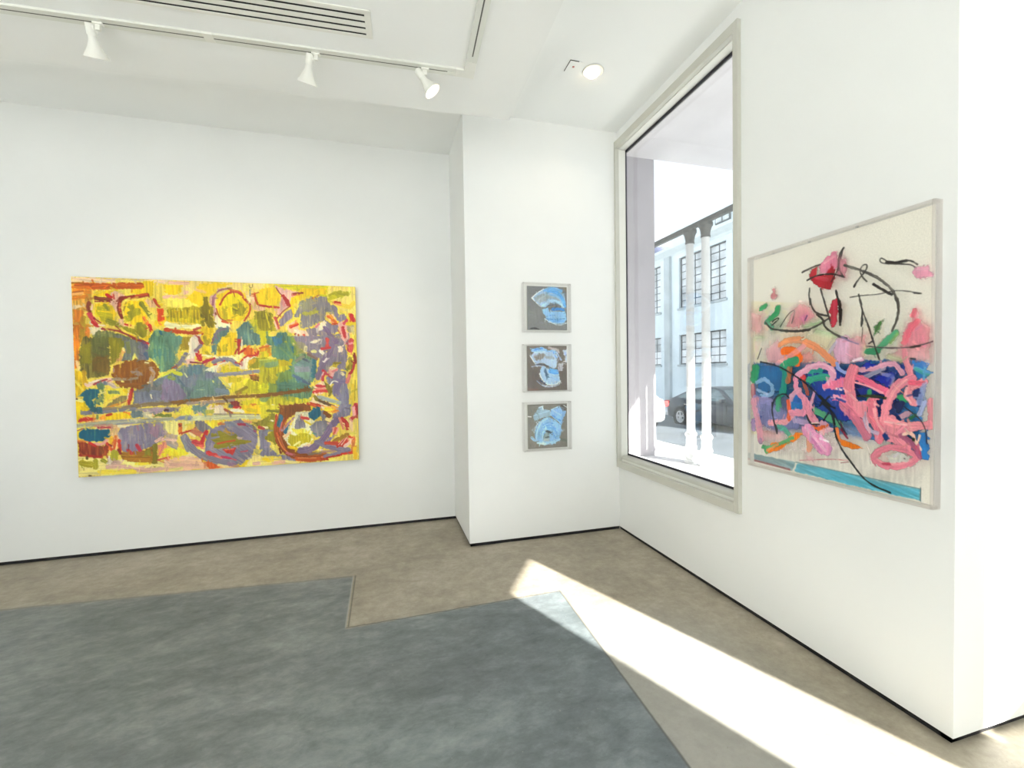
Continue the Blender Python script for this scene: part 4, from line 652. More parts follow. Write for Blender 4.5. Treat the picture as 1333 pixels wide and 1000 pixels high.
    P('#dc8c9c', (-30,560), (30,590), (40,690), (-30,730), op=.8, soft=6)
    S('#55524c', 24, (30,645), (160,685), (300,740), (420,820), (490,900), (525,1010), st=.5); S('#332e2a', 13, (118,848), (150,790), (190,740), (235,685), (240,635), (195,645), (170,700), (190,750), (235,797)); S('#221c1a', 18, (120,840), (150,790))
    S(bk, 24, (298,822), (400,885), (468,922)); S('#3a3632', 9, (80,945), (200,925), (330,920), (450,890), (560,880), (740,910)); S('#2a2624', 13, (675,905), (735,911))
    S(bk, 26, (420,618), (520,622), (600,605)); S('#2a2624', 11, (425,610), (370,575), (354,600), (372,626), (440,634)); S('#2a2624', 15, (590,603), (650,603), (705,640)); S('#3a3430', 11, (440,634), (560,636), (650,640), (692,672))
    P('#e296b0', (655,715), (700,660), (800,645), (830,710), (858,735), (840,750), (740,772), (685,750), soft=3); S('#e8b0c4', 20, (700,690), (800,680), op=.7); S(bk, 15, (160,918), (172,960), (186,1010))
    T(970, 390)
    S('#2a2828', 15, (190,215), (235,272), (330,287), (480,294), (600,277), (700,227), (785,168)); S('#33302e', 22, (340,290), (480,297), (600,280)); S('#2a2626', 11, (245,242), (320,176), (290,172), (250,208)); S('#4a4644', 10, (325,252), (400,130), (450,95), (462,120), (430,222)); S('#2e2c2a', 16, (602,-5), (618,80), (670,135), (775,155)); S('#2a2826', 16, (728,-5), (758,100), (792,210)); S('#262424', 18, (665,142), (720,180), (732,250), (785,292), (870,345), (940,362)); P('#b4203a', (795,40), (850,-5), (862,110), (840,250), (800,262), (782,120), soft=2); S('#c8405a', 20, (830,20), (820,230), op=.6); S('#1a0c10', 32, (868,-5), (885,100), (880,235), taper=.4); S('#383634', 9, (150,455), (113,555))
    S('#151a2a', 14, (140,580), (240,600), (330,630), (430,690), (530,755), (620,830), (690,910), (740,970), (830,1010)); S('#16201c', 26, (690,900), (780,985)); S('#151c30', 14, (250,1005), (265,930), (310,888), (370,875), (405,915)); S('#141a2c', 16, (780,900), (690,990)); S('#3a1c60', 10, (555,195), (575,150))
    T(1095, 390)
    S('#2a2422', 15, (168,-5), (192,100), (240,220), (290,380), (350,560)); S(bk, 22, (195,95), (185,250), taper=.3); S('#3a3430', 9, (195,260), (188,390)); S('#4a443e', 22, (517,-5), (532,110), (510,200), (468,295)); S('#463a40', 14, (230,435), (400,452), (560,453), (720,430), (840,392)); S('#3a2a2a', 20, (640,446), (725,432)); S('#7a6a90', 13, (-5,345), (80,390), (155,414)); S('#20281c', 30, (150,897), (330,898), (405,918), taper=.3); S('#1a2430', 18, (640,550), (680,555)); S('#302838', 16, (290,385), (255,410))
    T(970, 525)
    S('#1a1e28', 15, (250,-5), (248,90), (272,200), (292,278)); S('#1a1e28', 22, (280,205), (292,262)); S('#1a1c26', 16, (568,108), (590,170), (625,195), (685,196)); S('#f0dcc8', 10, (615,185), (680,180)); S('#101828', 28, (715,-5), (810,80), (822,190)); S('#182024', 16, (818,180), (830,280), (870,390), (940,500)); S('#182038', 15, (822,100), (870,190), (940,290)); S('#182038', 14, (775,85), (728,155))
    T(1095, 525)
    S('#1a1c20', 16, (-10,415), (80,540), (190,690), (290,765), (445,828)); S('#9a1c40', 22, (-5,245), (52,322)); S('#2a1a24', 11, (580,35), (720,140), (775,230), (786,375)); S('#501c30', 14, (-10,170), (10,260))
    return c
# ------------------------------------------------------------------ three small panels
def paint_small(k):
    Hm = ([0.0014957505, 0.0, -0.20940508, -6.404284e-05, 0.0013769211, -0.19757216, -4.235555e-05, -1.1065511e-05, 1],
          [0.0015352513, 0, -0.21493518, 0, 0.0013552563, -0.17618332, -1.0671233e-05, -1.0661535e-05, 1],
          [0.0014960715, 0, -0.22441072, 1.0763104e-05, 0.0013776773, -0.20137768, -5.381552e-05, 0, 1])[k]
    c = Canvas(124, 128, Hm, ('#74757a', '#716a66', '#787672')[k], seed=20+k); S, P = c.S, c.P; c.tile(0, 0, 1.)
    P(('#808380', '#5f5a58', '#8a8680')[k], (140,500), (780,520), (780,860), (140,860), op=.4, soft=20)
    if k == 0:
        P('#94b2d0', (215,350), (300,265), (380,210), (520,170), (640,190), (745,300), (765,420), (735,520), (640,450), (520,440), (440,500), (370,500), rag=3)
        P('#8d959c', (240,350), (400,270), (520,330), (400,420), (330,440), op=.85, soft=3); S('#9aa6ae', 30, (300,400), (420,310), (560,330), op=.7)
        S('#5fa0dc', 60, (480,230), (620,250), (710,350), (740,480)); S('#6fa9dc', 40, (420,230), (560,190), (690,240)); S('#86b8e4', 26, (520,300), (640,310), (710,430)); S('#a9cdea', 34, (395,480), (470,420), (560,390), (660,420), (720,500)); S('#9aa2aa', 18, (420,360), (560,340), (680,400), op=.7)
        S('#e2eaf0', 14, (212,352), (300,270), (410,205)); S('#d4dde4', 12, (212,352), (280,420), (340,480)); S('#e8eef2', 16, (215,345), (245,365))
        P('#5c636c', (440,510), (480,470), (560,452), (650,480), (600,535), (520,540)); S('#8a7c70', 20, (480,500), (600,480), op=.8); S('#3f7fc4', 46, (560,535), (640,525), (730,550))
        P('#88b6e0', (370,540), (480,510), (490,572), (750,570), (775,700), (720,770), (600,765), (480,745), (420,690), (450,660), (395,600), rag=3); S('#5a90cc', 14, (500,632), (590,632)); S('#4f80b4', 14, (440,690), (580,702), (740,690)); S('#6aa4dc', 40, (520,720), (720,730), op=.8); S('#ccd8e0', 16, (420,690), (520,750), (660,800), (770,760)); S('#9aa4ac', 24, (600,790), (740,770), op=.8)
        S('#2a2c30', 24, (185,850), (240,835), (320,858), taper=.5); P('#8c7c62', (720,180), (785,180), (785,270), op=.8); S('#4a6ea0', 14, (480,165), (650,175))
    elif k == 1:
        P('#8ab8e6', (180,215), (270,170), (370,145), (480,200), (560,190), (620,240), (580,280), (400,230), (230,235), rag=3); S('#5f9ae0', 24, (260,190), (380,175))
        P('#a8bfda', (190,290), (260,240), (420,220), (560,230), (635,300), (625,420), (590,500), (520,480), (400,410), (270,430), rag=3); P('#7d7470', (250,310), (340,255), (440,270), (400,340), (280,375), op=.9, soft=4); P('#8f959c', (430,300), (560,300), (600,350), (460,340), op=.7, soft=3)
        S('#e2eaf0', 14, (188,290), (250,400), (300,470)); S('#b8d0ea', 20, (260,240), (420,225)); S('#6a9ae0', 16, (560,240), (620,340)); S('#4c5666', 16, (270,440), (400,428), (520,490), (590,520)); S('#aab8d0', 14, (210,470), (300,450), (400,470))
        P('#a3c4e2', (345,500), (400,458), (490,500), (600,520), (650,600), (672,710), (590,770), (480,770), (380,700), (335,600), rag=3); S('#55708e', 44, (425,530), (440,580), (455,630), soft=3); S('#5f9fe4', 80, (520,540), (610,560)); S('#8fb4d8', 40, (520,650), (640,690), op=.8); S('#dce6ee', 18, (338,590), (390,710), (490,775), (600,765), (672,710)); S('#8e9cb4', 14, (290,700), (370,780), (480,812), (640,770)); S('#b8c2d0', 20, (380,770), (480,800), (600,785), op=.8); S('#3a4a68', 16, (330,690), (420,745))
        P('#b8bac6', (630,420), (725,410), (705,540), (640,530), op=.9); S('#8a8a94', 10, (650,430), (670,530)); P('#bccbde', (720,200), (795,190), (805,380), (765,400), op=.95); S('#8fa4d4', 24, (760,240), (770,290)); S('#9cabcb', 26, (620,230), (690,360)); S('#c0b8bc', 40, (500,160), (640,200), op=.8); P('#6a6866', (630,220), (700,230), (720,330), (690,330), op=.9); S('#b8b4b8', 20, (660,240), (640,215)); S('#c8c4c8', 16, (730,390), (770,380)); S('#8a6a60', 40, (170,840), (300,845), op=.5)
    else:
        P('#93b0c6', (240,335), (300,230), (340,180), (400,170), (412,230), (520,240), (560,330), (420,350), (270,410), rag=4, op=.9); S('#cfdfea', 14, (340,190), (395,175), (405,230)); S('#a8c4d8', 18, (250,320), (330,300), (500,250), op=.8)
        P('#8cbaec', (525,230), (670,175), (725,260), (785,260), (725,380), (700,480), (600,390), (520,320), rag=3); S('#5c94d4', 30, (560,330), (680,410)); S('#a8ccf0', 24, (560,240), (690,330)); S('#b8d4f0', 12, (540,230), (660,180))
        P('#88b6e0', (250,740), (270,560), (330,440), (410,370), (500,355), (610,410), (690,480), (690,620), (650,720), (560,765), (400,770), rag=3)
        S('#a8cde8', 24, (285,720), (300,560), (370,430), (470,370)); S('#7fa8c8', 18, (330,700), (350,540), (420,450), (520,430), op=.8); S('#aecfe6', 18, (380,720), (390,580), (460,500), (560,500), op=.9); S('#6a9fd6', 22, (410,520), (480,470), (580,510), (620,640)); S('#5a92cc', 14, (400,480), (480,440), (560,455)); S('#c0d8ea', 14, (250,600), (290,480), (340,420)); S('#6aa6e0', 50, (480,520), (580,540), op=.8)
        P('#90a4ac', (395,745), (400,640), (460,590), (505,620), (505,745)); S('#48525a', 30, (450,575), (500,590), (550,625)); S('#5a646c', 22, (440,680), (490,670)); S('#a8b4b8', 30, (420,720), (490,720)); S('#4a84c8', 14, (560,610), (600,700))
        S('#9fc6e6', 44, (210,680), (280,740), (400,775), (560,765), (655,720), rag=.9); S('#bcd4e6', 24, (300,770), (420,790)); P('#a8b0b8', (680,540), (745,560), (700,615), op=.7); S('#d8e0e4', 10, (705,190), (770,225)); P('#5a5652', (690,170), (785,150), (785,250), (720,240), op=.9); S('#c8ccd0', 12, (740,170), (785,200)); S('#eef2f4', 16, (110,330), (205,342)); S('#5a6a60', 40, (700,720), (780,740), op=.4)
    c.dabs(160, 9, 2., 5, jit=.05)
    return c
# ------------------------------------------------------------------ the room
XR, YB, YC, XC, YR, H, HD = 2.132, 4.606, 3.80, .683, 1.197, 3.73, 3.20
SUN = Vector((-.38, .925, -.478)); SUN.normalize()
# storefront beside the camera: plan line through J1 along DV
DV = Vector((.517, .856, 0)); NV = Vector((.856, -.517, 0)); J1 = Vector((3.07, -1.39, 0)); ZH, ZS = 2.5, 1.15
def Q(s, n=0, z=0): v = J1+DV*s+NV*n; return (v.x, v.y, z)
GAP = .028
mb = MB(); mb.add([(-4.6, -5.1, 0), (0.889, -5.1, 0), (4.694, 1.30, 0), (2.2, 1.30, 0), (2.2, 4.7, 0), (-4.6, 4.7, 0)], [(0,1,2,3,4,5)])
mb.add([(-4.6, -5.1, -.1), (0.889, -5.1, -.1), (4.694, 1.30, -.1), (2.2, 1.30, -.1), (2.2, 4.7, -.1), (-4.6, 4.7, -.1)], [(5,4,3,2,1,0)])
mb.build('floor', M['floor'], kind='structure')
MB().box(-4.6, .72, YB, YB+.16, GAP, H+.2).build('wall_back', M['wall'], kind='structure')
MB().box(XC, 2.2, YC, YB+.16, GAP, H+.2).build('wall_column', M['wall'], kind='structure', bevel=.004)
w = MB(); w.box(XR, XR+.24, YR+.15, YC, GAP, .62); w.box(XR, XR+.10, YR+.15, YC, 3.61, 5.5).box(XR+.10, XR+.24, YR+.15, YC, 3.95, 5.5); w.box(XR, XR+.24, YR+.15, 2.30, .62, 3.61)
w.box(2.0, 2.19, YB+.16, 8.2, -.2, 5.5).box(XR, 2.19, YC, YB+.16, H+.2, 5.5)
w.build('wall_right', M['wall'], kind='structure')
MB().box(XR, 4.63, YR, YR+.15, GAP, 5.5).build('wall_return', M['wall'], kind='structure')  # top raised out of view above the ceiling to block sun
MB().box(-4.6, -4.5, -5.1, YB+.1, 0, H+.2).build('wall_left', M['wall'], kind='structure')
w = MB()
def sbox(mb, s0, s1, n0, n1, z0, z1):
    vs = [Q(s0,n0,z0), Q(s1,n0,z0), Q(s1,n1,z0), Q(s0,n1,z0), Q(s0,n0,z1), Q(s1,n0,z1), Q(s1,n1,z1), Q(s0,n1,z1)]
    return mb.add(vs, [(3,2,1,0),(4,5,6,7),(0,1,5,4),(1,2,6,5),(2,3,7,6),(3,0,4,7)])
for s0, s1 in ((-4.3, -.617), (0, .328), (2.72, 3.05)): sbox(w, s0, s1, 0, .05, 0, H+.2)
for s0, s1 in ((-.617, 0), (.328, 2.72)): sbox(w, s0, s1, 0, .05, 0, ZS); sbox(w, s0, s1, 0, .05, ZH, H+.2)
w.build('wall_storefront', M['wall'], kind='structure')
w = MB(); w.box(-4.6, -4.1, -5.1, -5, 0, H+.2); w.box(.55, 1.2, -5.1, -5, 0, H+.2); w.box(-4.1, .55, -5.1, -5, 0, .1); w.box(-4.1, .55, -5.1, -5, 2.62, H+.2)  # unseen wall; its wide opening is added to let bounce light in
w.build('wall_rear', M['wall'], kind='structure')
c_ = MB(); c_.add([(-4.6, -5.1, H), (0.889, -5.1, H), (4.694, 1.30, H), (2.2, 1.30, H), (2.2, 4.7, H), (-4.6, 4.7, H)], [(0,1,2,3,4,5)])
c_.add([(-4.6, -5.1, H+.18), (0.889, -5.1, H+.18), (4.694, 1.30, H+.18), (2.2, 1.30, H+.18), (2.2, 4.7, H+.18), (-4.6, 4.7, H+.18)], [(5,4,3,2,1,0)])
c_.build('ceiling', M['ceil'], kind='structure')
TILT = -.045
def tilt(o):
    """the dropped ceiling and what hangs from it run slightly askew to the long wall"""
    p = Vector((.845, 2.94, 0)); m = Matrix.Translation(p) @ Matrix.Rotation(TILT, 4, 'Z') @ Matrix.Translation(-p); o.location = m @ o.location; o.rotation_euler.z += TILT
    return o
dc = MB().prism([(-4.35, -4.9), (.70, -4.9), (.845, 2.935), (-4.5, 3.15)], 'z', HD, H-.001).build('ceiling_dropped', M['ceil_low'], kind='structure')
# black reveals at the foot of the walls
MB().box(-4.5, XC+.01, YB+.012, YB+.05, 0, GAP+.004).build('baseboard_back', M['black'], kind='structure')
b = MB(); b.box(XC+.012, XR, YC+.012, YC+.05, 0, GAP+.004); b.box(XC+.012, XC+.05, YC+.012, YB+.012, 0, GAP+.004); b.build('baseboard_column', M['black'], kind='structure')
MB().box(XR+.012, XR+.05, YR+.012, YC+.012, 0, GAP+.004).build('baseboard_right', M['black'], kind='structure')
MB().box(XR+.012, 4.6, YR+.012, YR+.05, 0, GAP+.004).build('baseboard_return', M['black'], kind='structure')

# window in the right wall
wn = struct_root('window_1'); Y0, Y1, Z0, Z1 = 2.28, YC, .60, 3.635
f = MB(); f.ringframe('x', 2.104, 2.142, Y0, Y1, Z0, Z1, (.040, .026, .058, .066)); f.build('window_frame', M['frame'], wn, bevel=.003)
f = MB(); f.ringframe('x', 2.142, 2.212, Y0+.022, Y1-.004, Z0+.022, Z1-.027, (.022, .020, .055, .046)); f.build('window_stop', M['fixture'], wn, bevel=.003)  # whiter than the frame, standing in for outside light on its underside
f = MB(); prof = [(2.142, .676), (2.142, .69), (2.150, .702), (2.160, .706), (2.211, .706), (2.211, .676)]
f.prism([(x, z) for x, z in prof], 'y', Y0+.04, Y1-.03); f.build('window_sill', M['frame'], wn, smooth=True)
f = MB(); f.ringframe('x', 2.213, 2.223, Y0+.022, Y1-.004, Z0+.022, Z1-.027, (.026, .022, .100, .068)); f.build('gasket', M['gasket'], wn)
f = MB(); f.ringframe('x', 2.223, 2.25, Y0+.022, Y1+.42, Z0+.022, Z1-.027, (.02, .02, .085, .050)); f.build('outer_surround', M['frame'], wn)
MB().box(2.215, 2.221, Y0+.03, Y1-.02, Z0+.05, Z1-.05).build('glass', M['glass'], wn)

# storefront glazing beside the camera; rear glazing is unseen, added for bounce light
for i, (s0, s1) in enumerate(((-.617, 0), (.328, 2.72))):
    r = struct_root('window_%d' % (i+2)); g = MB(); sbox(g, s0, s1, .022, .028, ZS, ZH); g.build('glass', clear('storefront_glass', (.97, .98, .98), gloss=.01), r)
r = struct_root('window_4'); MB().box(-4.1, .55, -5.053, -5.047, .1, 2.62).build('glass', clear('added_rear_glass', (.97, .98, .98), gloss=.01), r)
f = MB()
for x in (-4.1, -2.55, -1.0, .51): f.box(x, x+.04, -5.09, -5.01, .1, 2.62)
f.build('mullions', M['frame'], r)

# ------------------------------------------------------------------ pictures
t = thing('painting', 'wide unframed abstract painting in yellow, violet, red and olive on the long left wall', 'painting', (-1.351, YB, .69))
def local(o, p): return Vector(p)-o.location
cv = paint_yellow(); X0, X1, ZT, ZB, YF = -2.455, -.247, 2.349, .688, 4.553
cv.mesh('canvas', local(t, (X0, YF, ZT)), (X1-X0, 0, 0), (0, 0, ZB-ZT), (0, -1, 0), paint_mat('oil_paint'), t, relief=.003, gain=YGAIN)
MB().box(X0-t.location.x, X1-t.location.x, YF+.001-YB, YF+.036-YB, ZB-t.location.z, ZT-t.location.z).build('canvas_edge', M['canvas'], t, bevel=.004)
MB().ringframe('y', YF+.036-YB, -.001, X0+.05-t.location.x, X1-.05-t.location.x, ZB+.05-t.location.z, ZT-.05-t.location.z, .05).build('stretcher_frame', M['wood'], t)

names = ['small boxed painting of a blue fan-shaped stroke on grey, topmost of three in a column',
         'small boxed painting of pale blue folded strokes on grey-brown, middle of three in a column',
         'small boxed painting of a blue arched stroke on grey, lowest of three in a column']
boxes = [((1.182, 1.632, 1.858, 2.294), (1.231, 1.608, 1.883, 2.270)), ((1.176, 1.630, 1.328, 1.753), (1.223, 1.601, 1.341, 1.740)), ((1.172, 1.624, .804, 1.240), (1.221, 1.597, .822, 1.217))]
pm = paint_mat('thin_blue_paint', rough=.35)
for k in range(3):
    (x0, x1, z0, z1), (a0, a1, c0, c1) = boxes[k]
    t = thing('boxed_painting', names[k], 'painting', ((x0+x1)/2, YC, z0), group='three small blue paintings in acrylic boxes')
    L = t.location; yf = -.058
    cv = paint_small(k); cv.mesh('painted_panel', (a0-L.x, -.016, c1-L.z), (a1-a0, 0, 0), (0, 0, c0-c1), (0, -1, 0), pm, t, relief=.0012, gain=SGAIN)
    MB().box(a0-L.x, a1-L.x, -.0155, -.002, c0-L.z, c1-L.z).build('backing_board', M['frame'], t)  # solid board behind the painted panel
    MB().box(x0-L.x+.008, x1-L.x-.008, yf, yf+.005, .008, z1-z0-.008).build('front_pane', M['acrylic'], t)
    bx = MB(); bx.ringframe('y', yf, -.001, x0-L.x, x1-L.x, 0, z1-z0, .008); bx.build('box_side', M['acrylic_edge'], t)

t = thing('boxed_painting', 'large clear acrylic boxed painting of pink, blue and black brushwork on the window wall', 'painting', (XR, 1.715, .93))
L = t.location; by0, by1, bz0, bz1, bxf = 1.244, 2.186, .93, 2.160, 2.086
cb = paint_box_back(); cb.mesh('back_panel', (2.119-L.x, 2.172-L.y, bz1-.014-L.z), (0, -(2.172-1.262), 0), (0, 0, -(bz1-bz0-.026)), (-1, 0, 0), paint_mat('back_layer_paint', rough=.5), t, relief=.001, gain=BGAIN)
MB().box(2.1195-L.x, 2.126-L.x, 1.262-L.y, 2.172-L.y, .012, bz1-bz0-.014).build('backing_board', M['frame'], t)  # solid board behind the back panel
cf = paint_box_front(); cf.mesh('front_brushwork', (bxf-.0015-L.x, by1-L.y, bz1-L.z), (0, by0-by1, 0), (0, 0, bz0-bz1), (-1, 0, 0), paint_mat('front_layer_paint', alpha=True, rough=.3), t, relief=.0025, gain=BGAIN)
MB().box(bxf-L.x, bxf+.006-L.x, by0+.01-L.y, by1-.01-L.y, .01, bz1-bz0-.01).build('front_pane', M['acrylic'], t)
bx = MB(); bx.ringframe('x', bxf-L.x, -.001, by0-L.y, by1-L.y, 0, bz1-bz0, .010); bx.build('box_side', M['acrylic_pink'], t)
for y in (2.02, 1.80, 1.56):
    MB().lathe([(.0001, 0), (.006, 0), (.007, .003), (.0001, .004)], 12, Matrix.Translation((2.106-L.x, y-L.y, bz1-bz0-.0145)), cap=False).build('screw', M['screw'], t, smooth=True)

# ------------------------------------------------------------------ ceiling fixtures
t = thing('lighting_track', 'white L-shaped lighting track with a dark slot on the dropped ceiling', 'track', (.35, 2.57, HD))
L = t.location.copy(); YT, XT, tw = 2.517, .515, .030
def tp(x, y): return x-L.x, y-L.y
r = MB()
for (a, bb) in ((-4.3, -.807), (-.763, XT-.075)):
    for (u0, u1, dz) in ((-tw, -.0035, .011), (.0035, tw, .011), (-.0035, .0035, .0095)): r.box(a-L.x, bb-L.x, YT+u0-L.y, YT+u1-L.y, -dz, -.0005)
r.build('rail', M['track'], t)
r = MB()
for (u0, u1, dz) in ((-tw, -.0035, .011), (.0035, tw, .011), (-.0035, .0035, .0095)): r.box(XT+u0-L.x, XT+u1-L.x, -4.5-L.y, YT-.10-L.y, -dz, -.0005)
r.build('rail', M['track'], t)
s_ = MB(); s_.box(-4.3-L.x, -.807-L.x, YT-.0035-L.y, YT+.0035-L.y, -.0108, -.0096); s_.box(-.763-L.x, XT-.12-L.x, YT-.0035-L.y, YT+.0035-L.y, -.0108, -.0096); s_.box(XT-.0035-L.x, XT+.0035-L.x, -4.5-L.y, YT-.145-L.y, -.0108, -.0096); s_.build('conductor_slot', M['slot'], t)
e = MB(); e.box(XT-.075-L.x, XT+tw+.001-L.x, YT-tw-L.y, YT+tw+.001-L.y, -.0125, -.0005); e.box(XT-tw-L.x, XT+tw-L.x, YT-.10-L.y, YT-tw-L.y, -.0125, -.0005); e.build('corner_connector', M['fixture'], t, bevel=.0015)
MB().box(-.807-L.x, -.763-L.x, YT-tw-.001-L.y, YT+tw+.001-L.y, -.0120, -.0005).build('joiner', M['fixture'], t, bevel=.0015)
tilt(t)

def aim(d):
    d = Vector(d).normalized(); return d.to_track_quat('Z', 'Y').to_matrix().to_4x4()
def spot_head(x, d, side, label, lit, energy):
    t = thing('track_spotlight', label, 'spotlight', (x, YT, HD-.011), group='track spotlights on the white rail')
    d = Vector(d).normalized()
    MB().box(-.032, .032, -.018, .018, -.016, -.0006).box(-.016, .016, -.013, .013, -.058, -.016).build('track_adapter', M['fixture'], t, bevel=.003)
    piv = Vector((side*.046, 0, -.050)); base = piv
    MB().lathe([(.0001, 0), (.026, 0), (.030, .004), (.030, .010), (.0001, .014)], 28, Matrix.Translation((side*.014, 0, -.045)) @ Matrix.Rotation(side*PI/2, 4, 'Y'), cap=False).build('swivel_disc', M['fixture'], t, smooth=True)
    T = Matrix.Translation(base) @ aim(d)
    MB().lathe([(.0001, -.036), (.024, -.036), (.029, -.030), (.030, .036), (.027, .040), (.0001, .040)], 32, T, cap=False).build('lamp_holder', M['fixture'], t, smooth=True)
    sh = [(.024, .036), (.026, .060), (.030, .078), (.040, .105), (.054, .135), (.068, .160), (.075, .172), (.076, .176), (.073, .178), (.066, .166), (.050, .138), (.037, .112), (.025, .085), (.018, .06), (.0001, .058)]
    MB().lathe(sh, 40, T, cap=False).build('bell_shade', M['fixture'], t, smooth=True)
    MB().lathe([(.0001, .085), (.020, .088), (.045, .128), (.054, .142), (.050, .150), (.030, .155), (.0001, .157)], 32, T, cap=False).build('lamp', M['bulb'] if lit else M['bulb_low'], t, smooth=True)
    ld = bpy.data.lights.new('track_lamp_light', 'SPOT'); ld.energy = energy; ld.color = (1, .88, .70); ld.spot_size = R(86); ld.spot_blend = .9; ld.shadow_soft_size = .03
    lo = bpy.data.objects.new('lamp_light', ld); C.objects.link(lo); lo.parent = t; lo.location = base+d*.182; lo.rotation_euler = Vector((d.x, d.y+.30, d.z+.25)).to_track_quat('-Z', 'Y').to_euler()
    t.scale = (.65, .65, .65)
    return tilt(t)
spot_head(-1.25, (-.10, .52, -.85), -1, 'white bell-shaped track spotlight tilted at the wall, leftmost on the rail', False, E_SPOT)
spot_head(-.29, (-.22, .48, -.85), -1, 'white bell-shaped track spotlight, middle one on the rail, between its two neighbours', False, E_SPOT)
spot_head(.272, (.60, -.06, -.80), -1, 'white track spotlight with its glowing mouth showing, nearest the rail corner', True, E_SPOT2)

t = thing('ceiling_vent', 'long white slotted air vent in the dropped ceiling beside the track', 'vent', (-1.238, 2.272, HD))
vx0, vx1, vy0, vy1 = -.96, 1.246, -.09, .09

fr = MB(); z0, z1 = -.006, -.0005
fr.box(vx0, vx1, vy0, vy0+.026, z0, z1).box(vx0, vx1, vy1-.018, vy1, z0, z1).box(vx1-.03, vx1, vy0+.026, vy1-.018, z0, z1).box(vx0, vx0+.03, vy0+.026, vy1-.018, z0, z1).build('vent_frame', M['fixture'], t, bevel=.001)
MB().box(vx0+.03, vx1-.03, vy0+.026, vy1-.018, -.0015, -.0006).build('duct_opening', M['dark'], t)
ya, yb_ = vy0+.026, vy1-.018; n = 4; gap = .0155; bar = ((yb_-ya)-n*gap)/(n-1)
for k in range(n-1):
    y = ya+gap+k*(gap+bar); MB().box(vx0+.03, vx1-.03, y, y+bar, -.0055, -.0016).build('slat', M['fixture'], t)
MB().box(.183, .189, ya, yb_, -.0062, -.0016).build('slot_divider', M['dark'], t)
tilt(t)

t = thing('recessed_downlight', 'round glowing recessed downlight in the ceiling near the window head', 'downlight', (1.536, 3.069, H))
MB().lathe([(.060, -.0005), (.078, -.0005), (.080, -.004), (.074, -.008), (.060, -.006)], 40).build('trim_ring', M['fixture'], t, smooth=True)
MB().lathe([(.0001, -.0006), (.060, -.0006), (.060, -.002), (.0001, -.002)], 40, cap=False).build('reflector', M['reflector'], t, smooth=True)
Tm = Matrix.Translation((0, .0, -.004)) @ Matrix.Rotation(R(-22), 4, 'X')
MB().lathe([(.0001, .0), (.046, .0), (.052, -.008), (.047, -.014), (.025, -.022), (.0001, -.024)], 36, Tm, cap=False).build('lamp', M['bulb'], t, smooth=True)
ld = bpy.data.lights.new('downlight_light', 'SPOT'); ld.energy = E_DOWN; ld.color = (1, .86, .66); ld.spot_size = R(96); ld.spot_blend = .9; ld.shadow_soft_size = .04
lo = bpy.data.objects.new('lamp_light', ld); C.objects.link(lo); lo.parent = t; lo.location = (0, 0, -.045); lo.rotation_euler = Vector((-.02, .46, -.8)).to_track_quat('-Z', 'Y').to_euler()

t = thing('ceiling_sensor_plate', 'small square ceiling plate with a red dot beside the downlight', 'sensor plate', (1.375, 3.062, H))
MB().box(-.048, .048, -.06, .06, -.004, -.0005).build('cover_plate', M['ceil'], t, bevel=.001)
MB().box(-.049, -.045, -.061, .061, -.0045, -.0004).box(-.045, .02, -.061, -.057, -.0045, -.0004).build('shadow_gap', M['slot'], t)
MB().lathe([(.0001, -.004), (.009, -.004), (.008, -.006), (.0001, -.007)], 20, cap=False).build('red_dot', M['red'], t, smooth=True)

# ------------------------------------------------------------------ the street outside
M['stucco'] = simple('porch_stucco', (.42, .39, .42), rough=.9, var=.05, scale=2.2, bump=.2, bscale=30)
M['soffit'] = simple('porch_soffit', (.72, .685, .695), rough=.9, var=.07, scale=1.3, bump=.2, bscale=30)
M['pave'] = simple('pale_pavement', (.62, .62, .61), rough=.85, var=.06, scale=3)
M['road'] = simple('sunlit_asphalt', (.085, .10, .115), rough=.85, var=.25, scale=1.6)
M['iron'] = simple('white_iron', (.70, .71, .70), rough=.5, var=.04)
M['shaded_iron'] = simple('shade_dark_iron', (.07, .07, .068), rough=.5)  # dark tone stands in for shade on the beam and capitals
M['blue_wall'] = simple('pale_blue_render', BLUEW, rough=.9, var=.06, scale=.9, bump=.15, bscale=20)
M['blue_dark'] = simple('darker_blue_render', tuple(.62*c for c in BLUEW), rough=.9, var=.18, scale=1.5)  # wall blue scaled darker with stronger mottling, for pilasters and sills
M['cornice'] = simple('pale_cornice', (.68, .76, .78), rough=.85)
M['winbar'] = simple('dark_steel_sash', (.055, .065, .075), rough=.5)
M['pane'] = simple('reflection_toned_panes', (.60, .64, .66), rough=.12, var=.45, scale=1.1)  # pale mottled colour stands in for reflections in the glass
M['blind'] = simple('white_blind', (.86, .88, .88), rough=.8)
M['violet'] = simple('plum_panel', (.22, .19, .26), rough=.7)
def prism_struct(name, poly, axis, a, b, m): return MB().prism(poly, axis, a, b).build(name, m, kind='structure')
prism_struct('sidewalk', [(-14, -.5), (6.1, -.5), (6.1, -.12), (-14, -.12)], 'y', -24, 40, M['pave'])
prism_struct('street', [(6.1, -.6), (6.1, -.27), (9.2, -.42), (12.7, -.56), (12.7, -.8)], 'y', -24, 50, M['road'])
prism_struct('sidewalk_far', [(12.7, -.8), (12.7, -.42), (14.2, -.36), (14.2, -.8)], 'y', -24, 50, M['pave'])
MB().box(2.19, 5.0, 7.5, 8.1, -.12, 5.52).build('wall_porch', M['stucco'], kind='structure')
MB().box(2.38, 8.25, 1.35, 7.5, 5.5, 5.8).box(4.63, 8.25, -3.0, 1.35, 5.5, 5.8).build('porch_soffit', M['soffit'], kind='structure')
MB().box(5.165, 5.235, 1.0, 9.4, 3.95, 4.03).build('porch_beam', M['shaded_iron'], kind='structure')
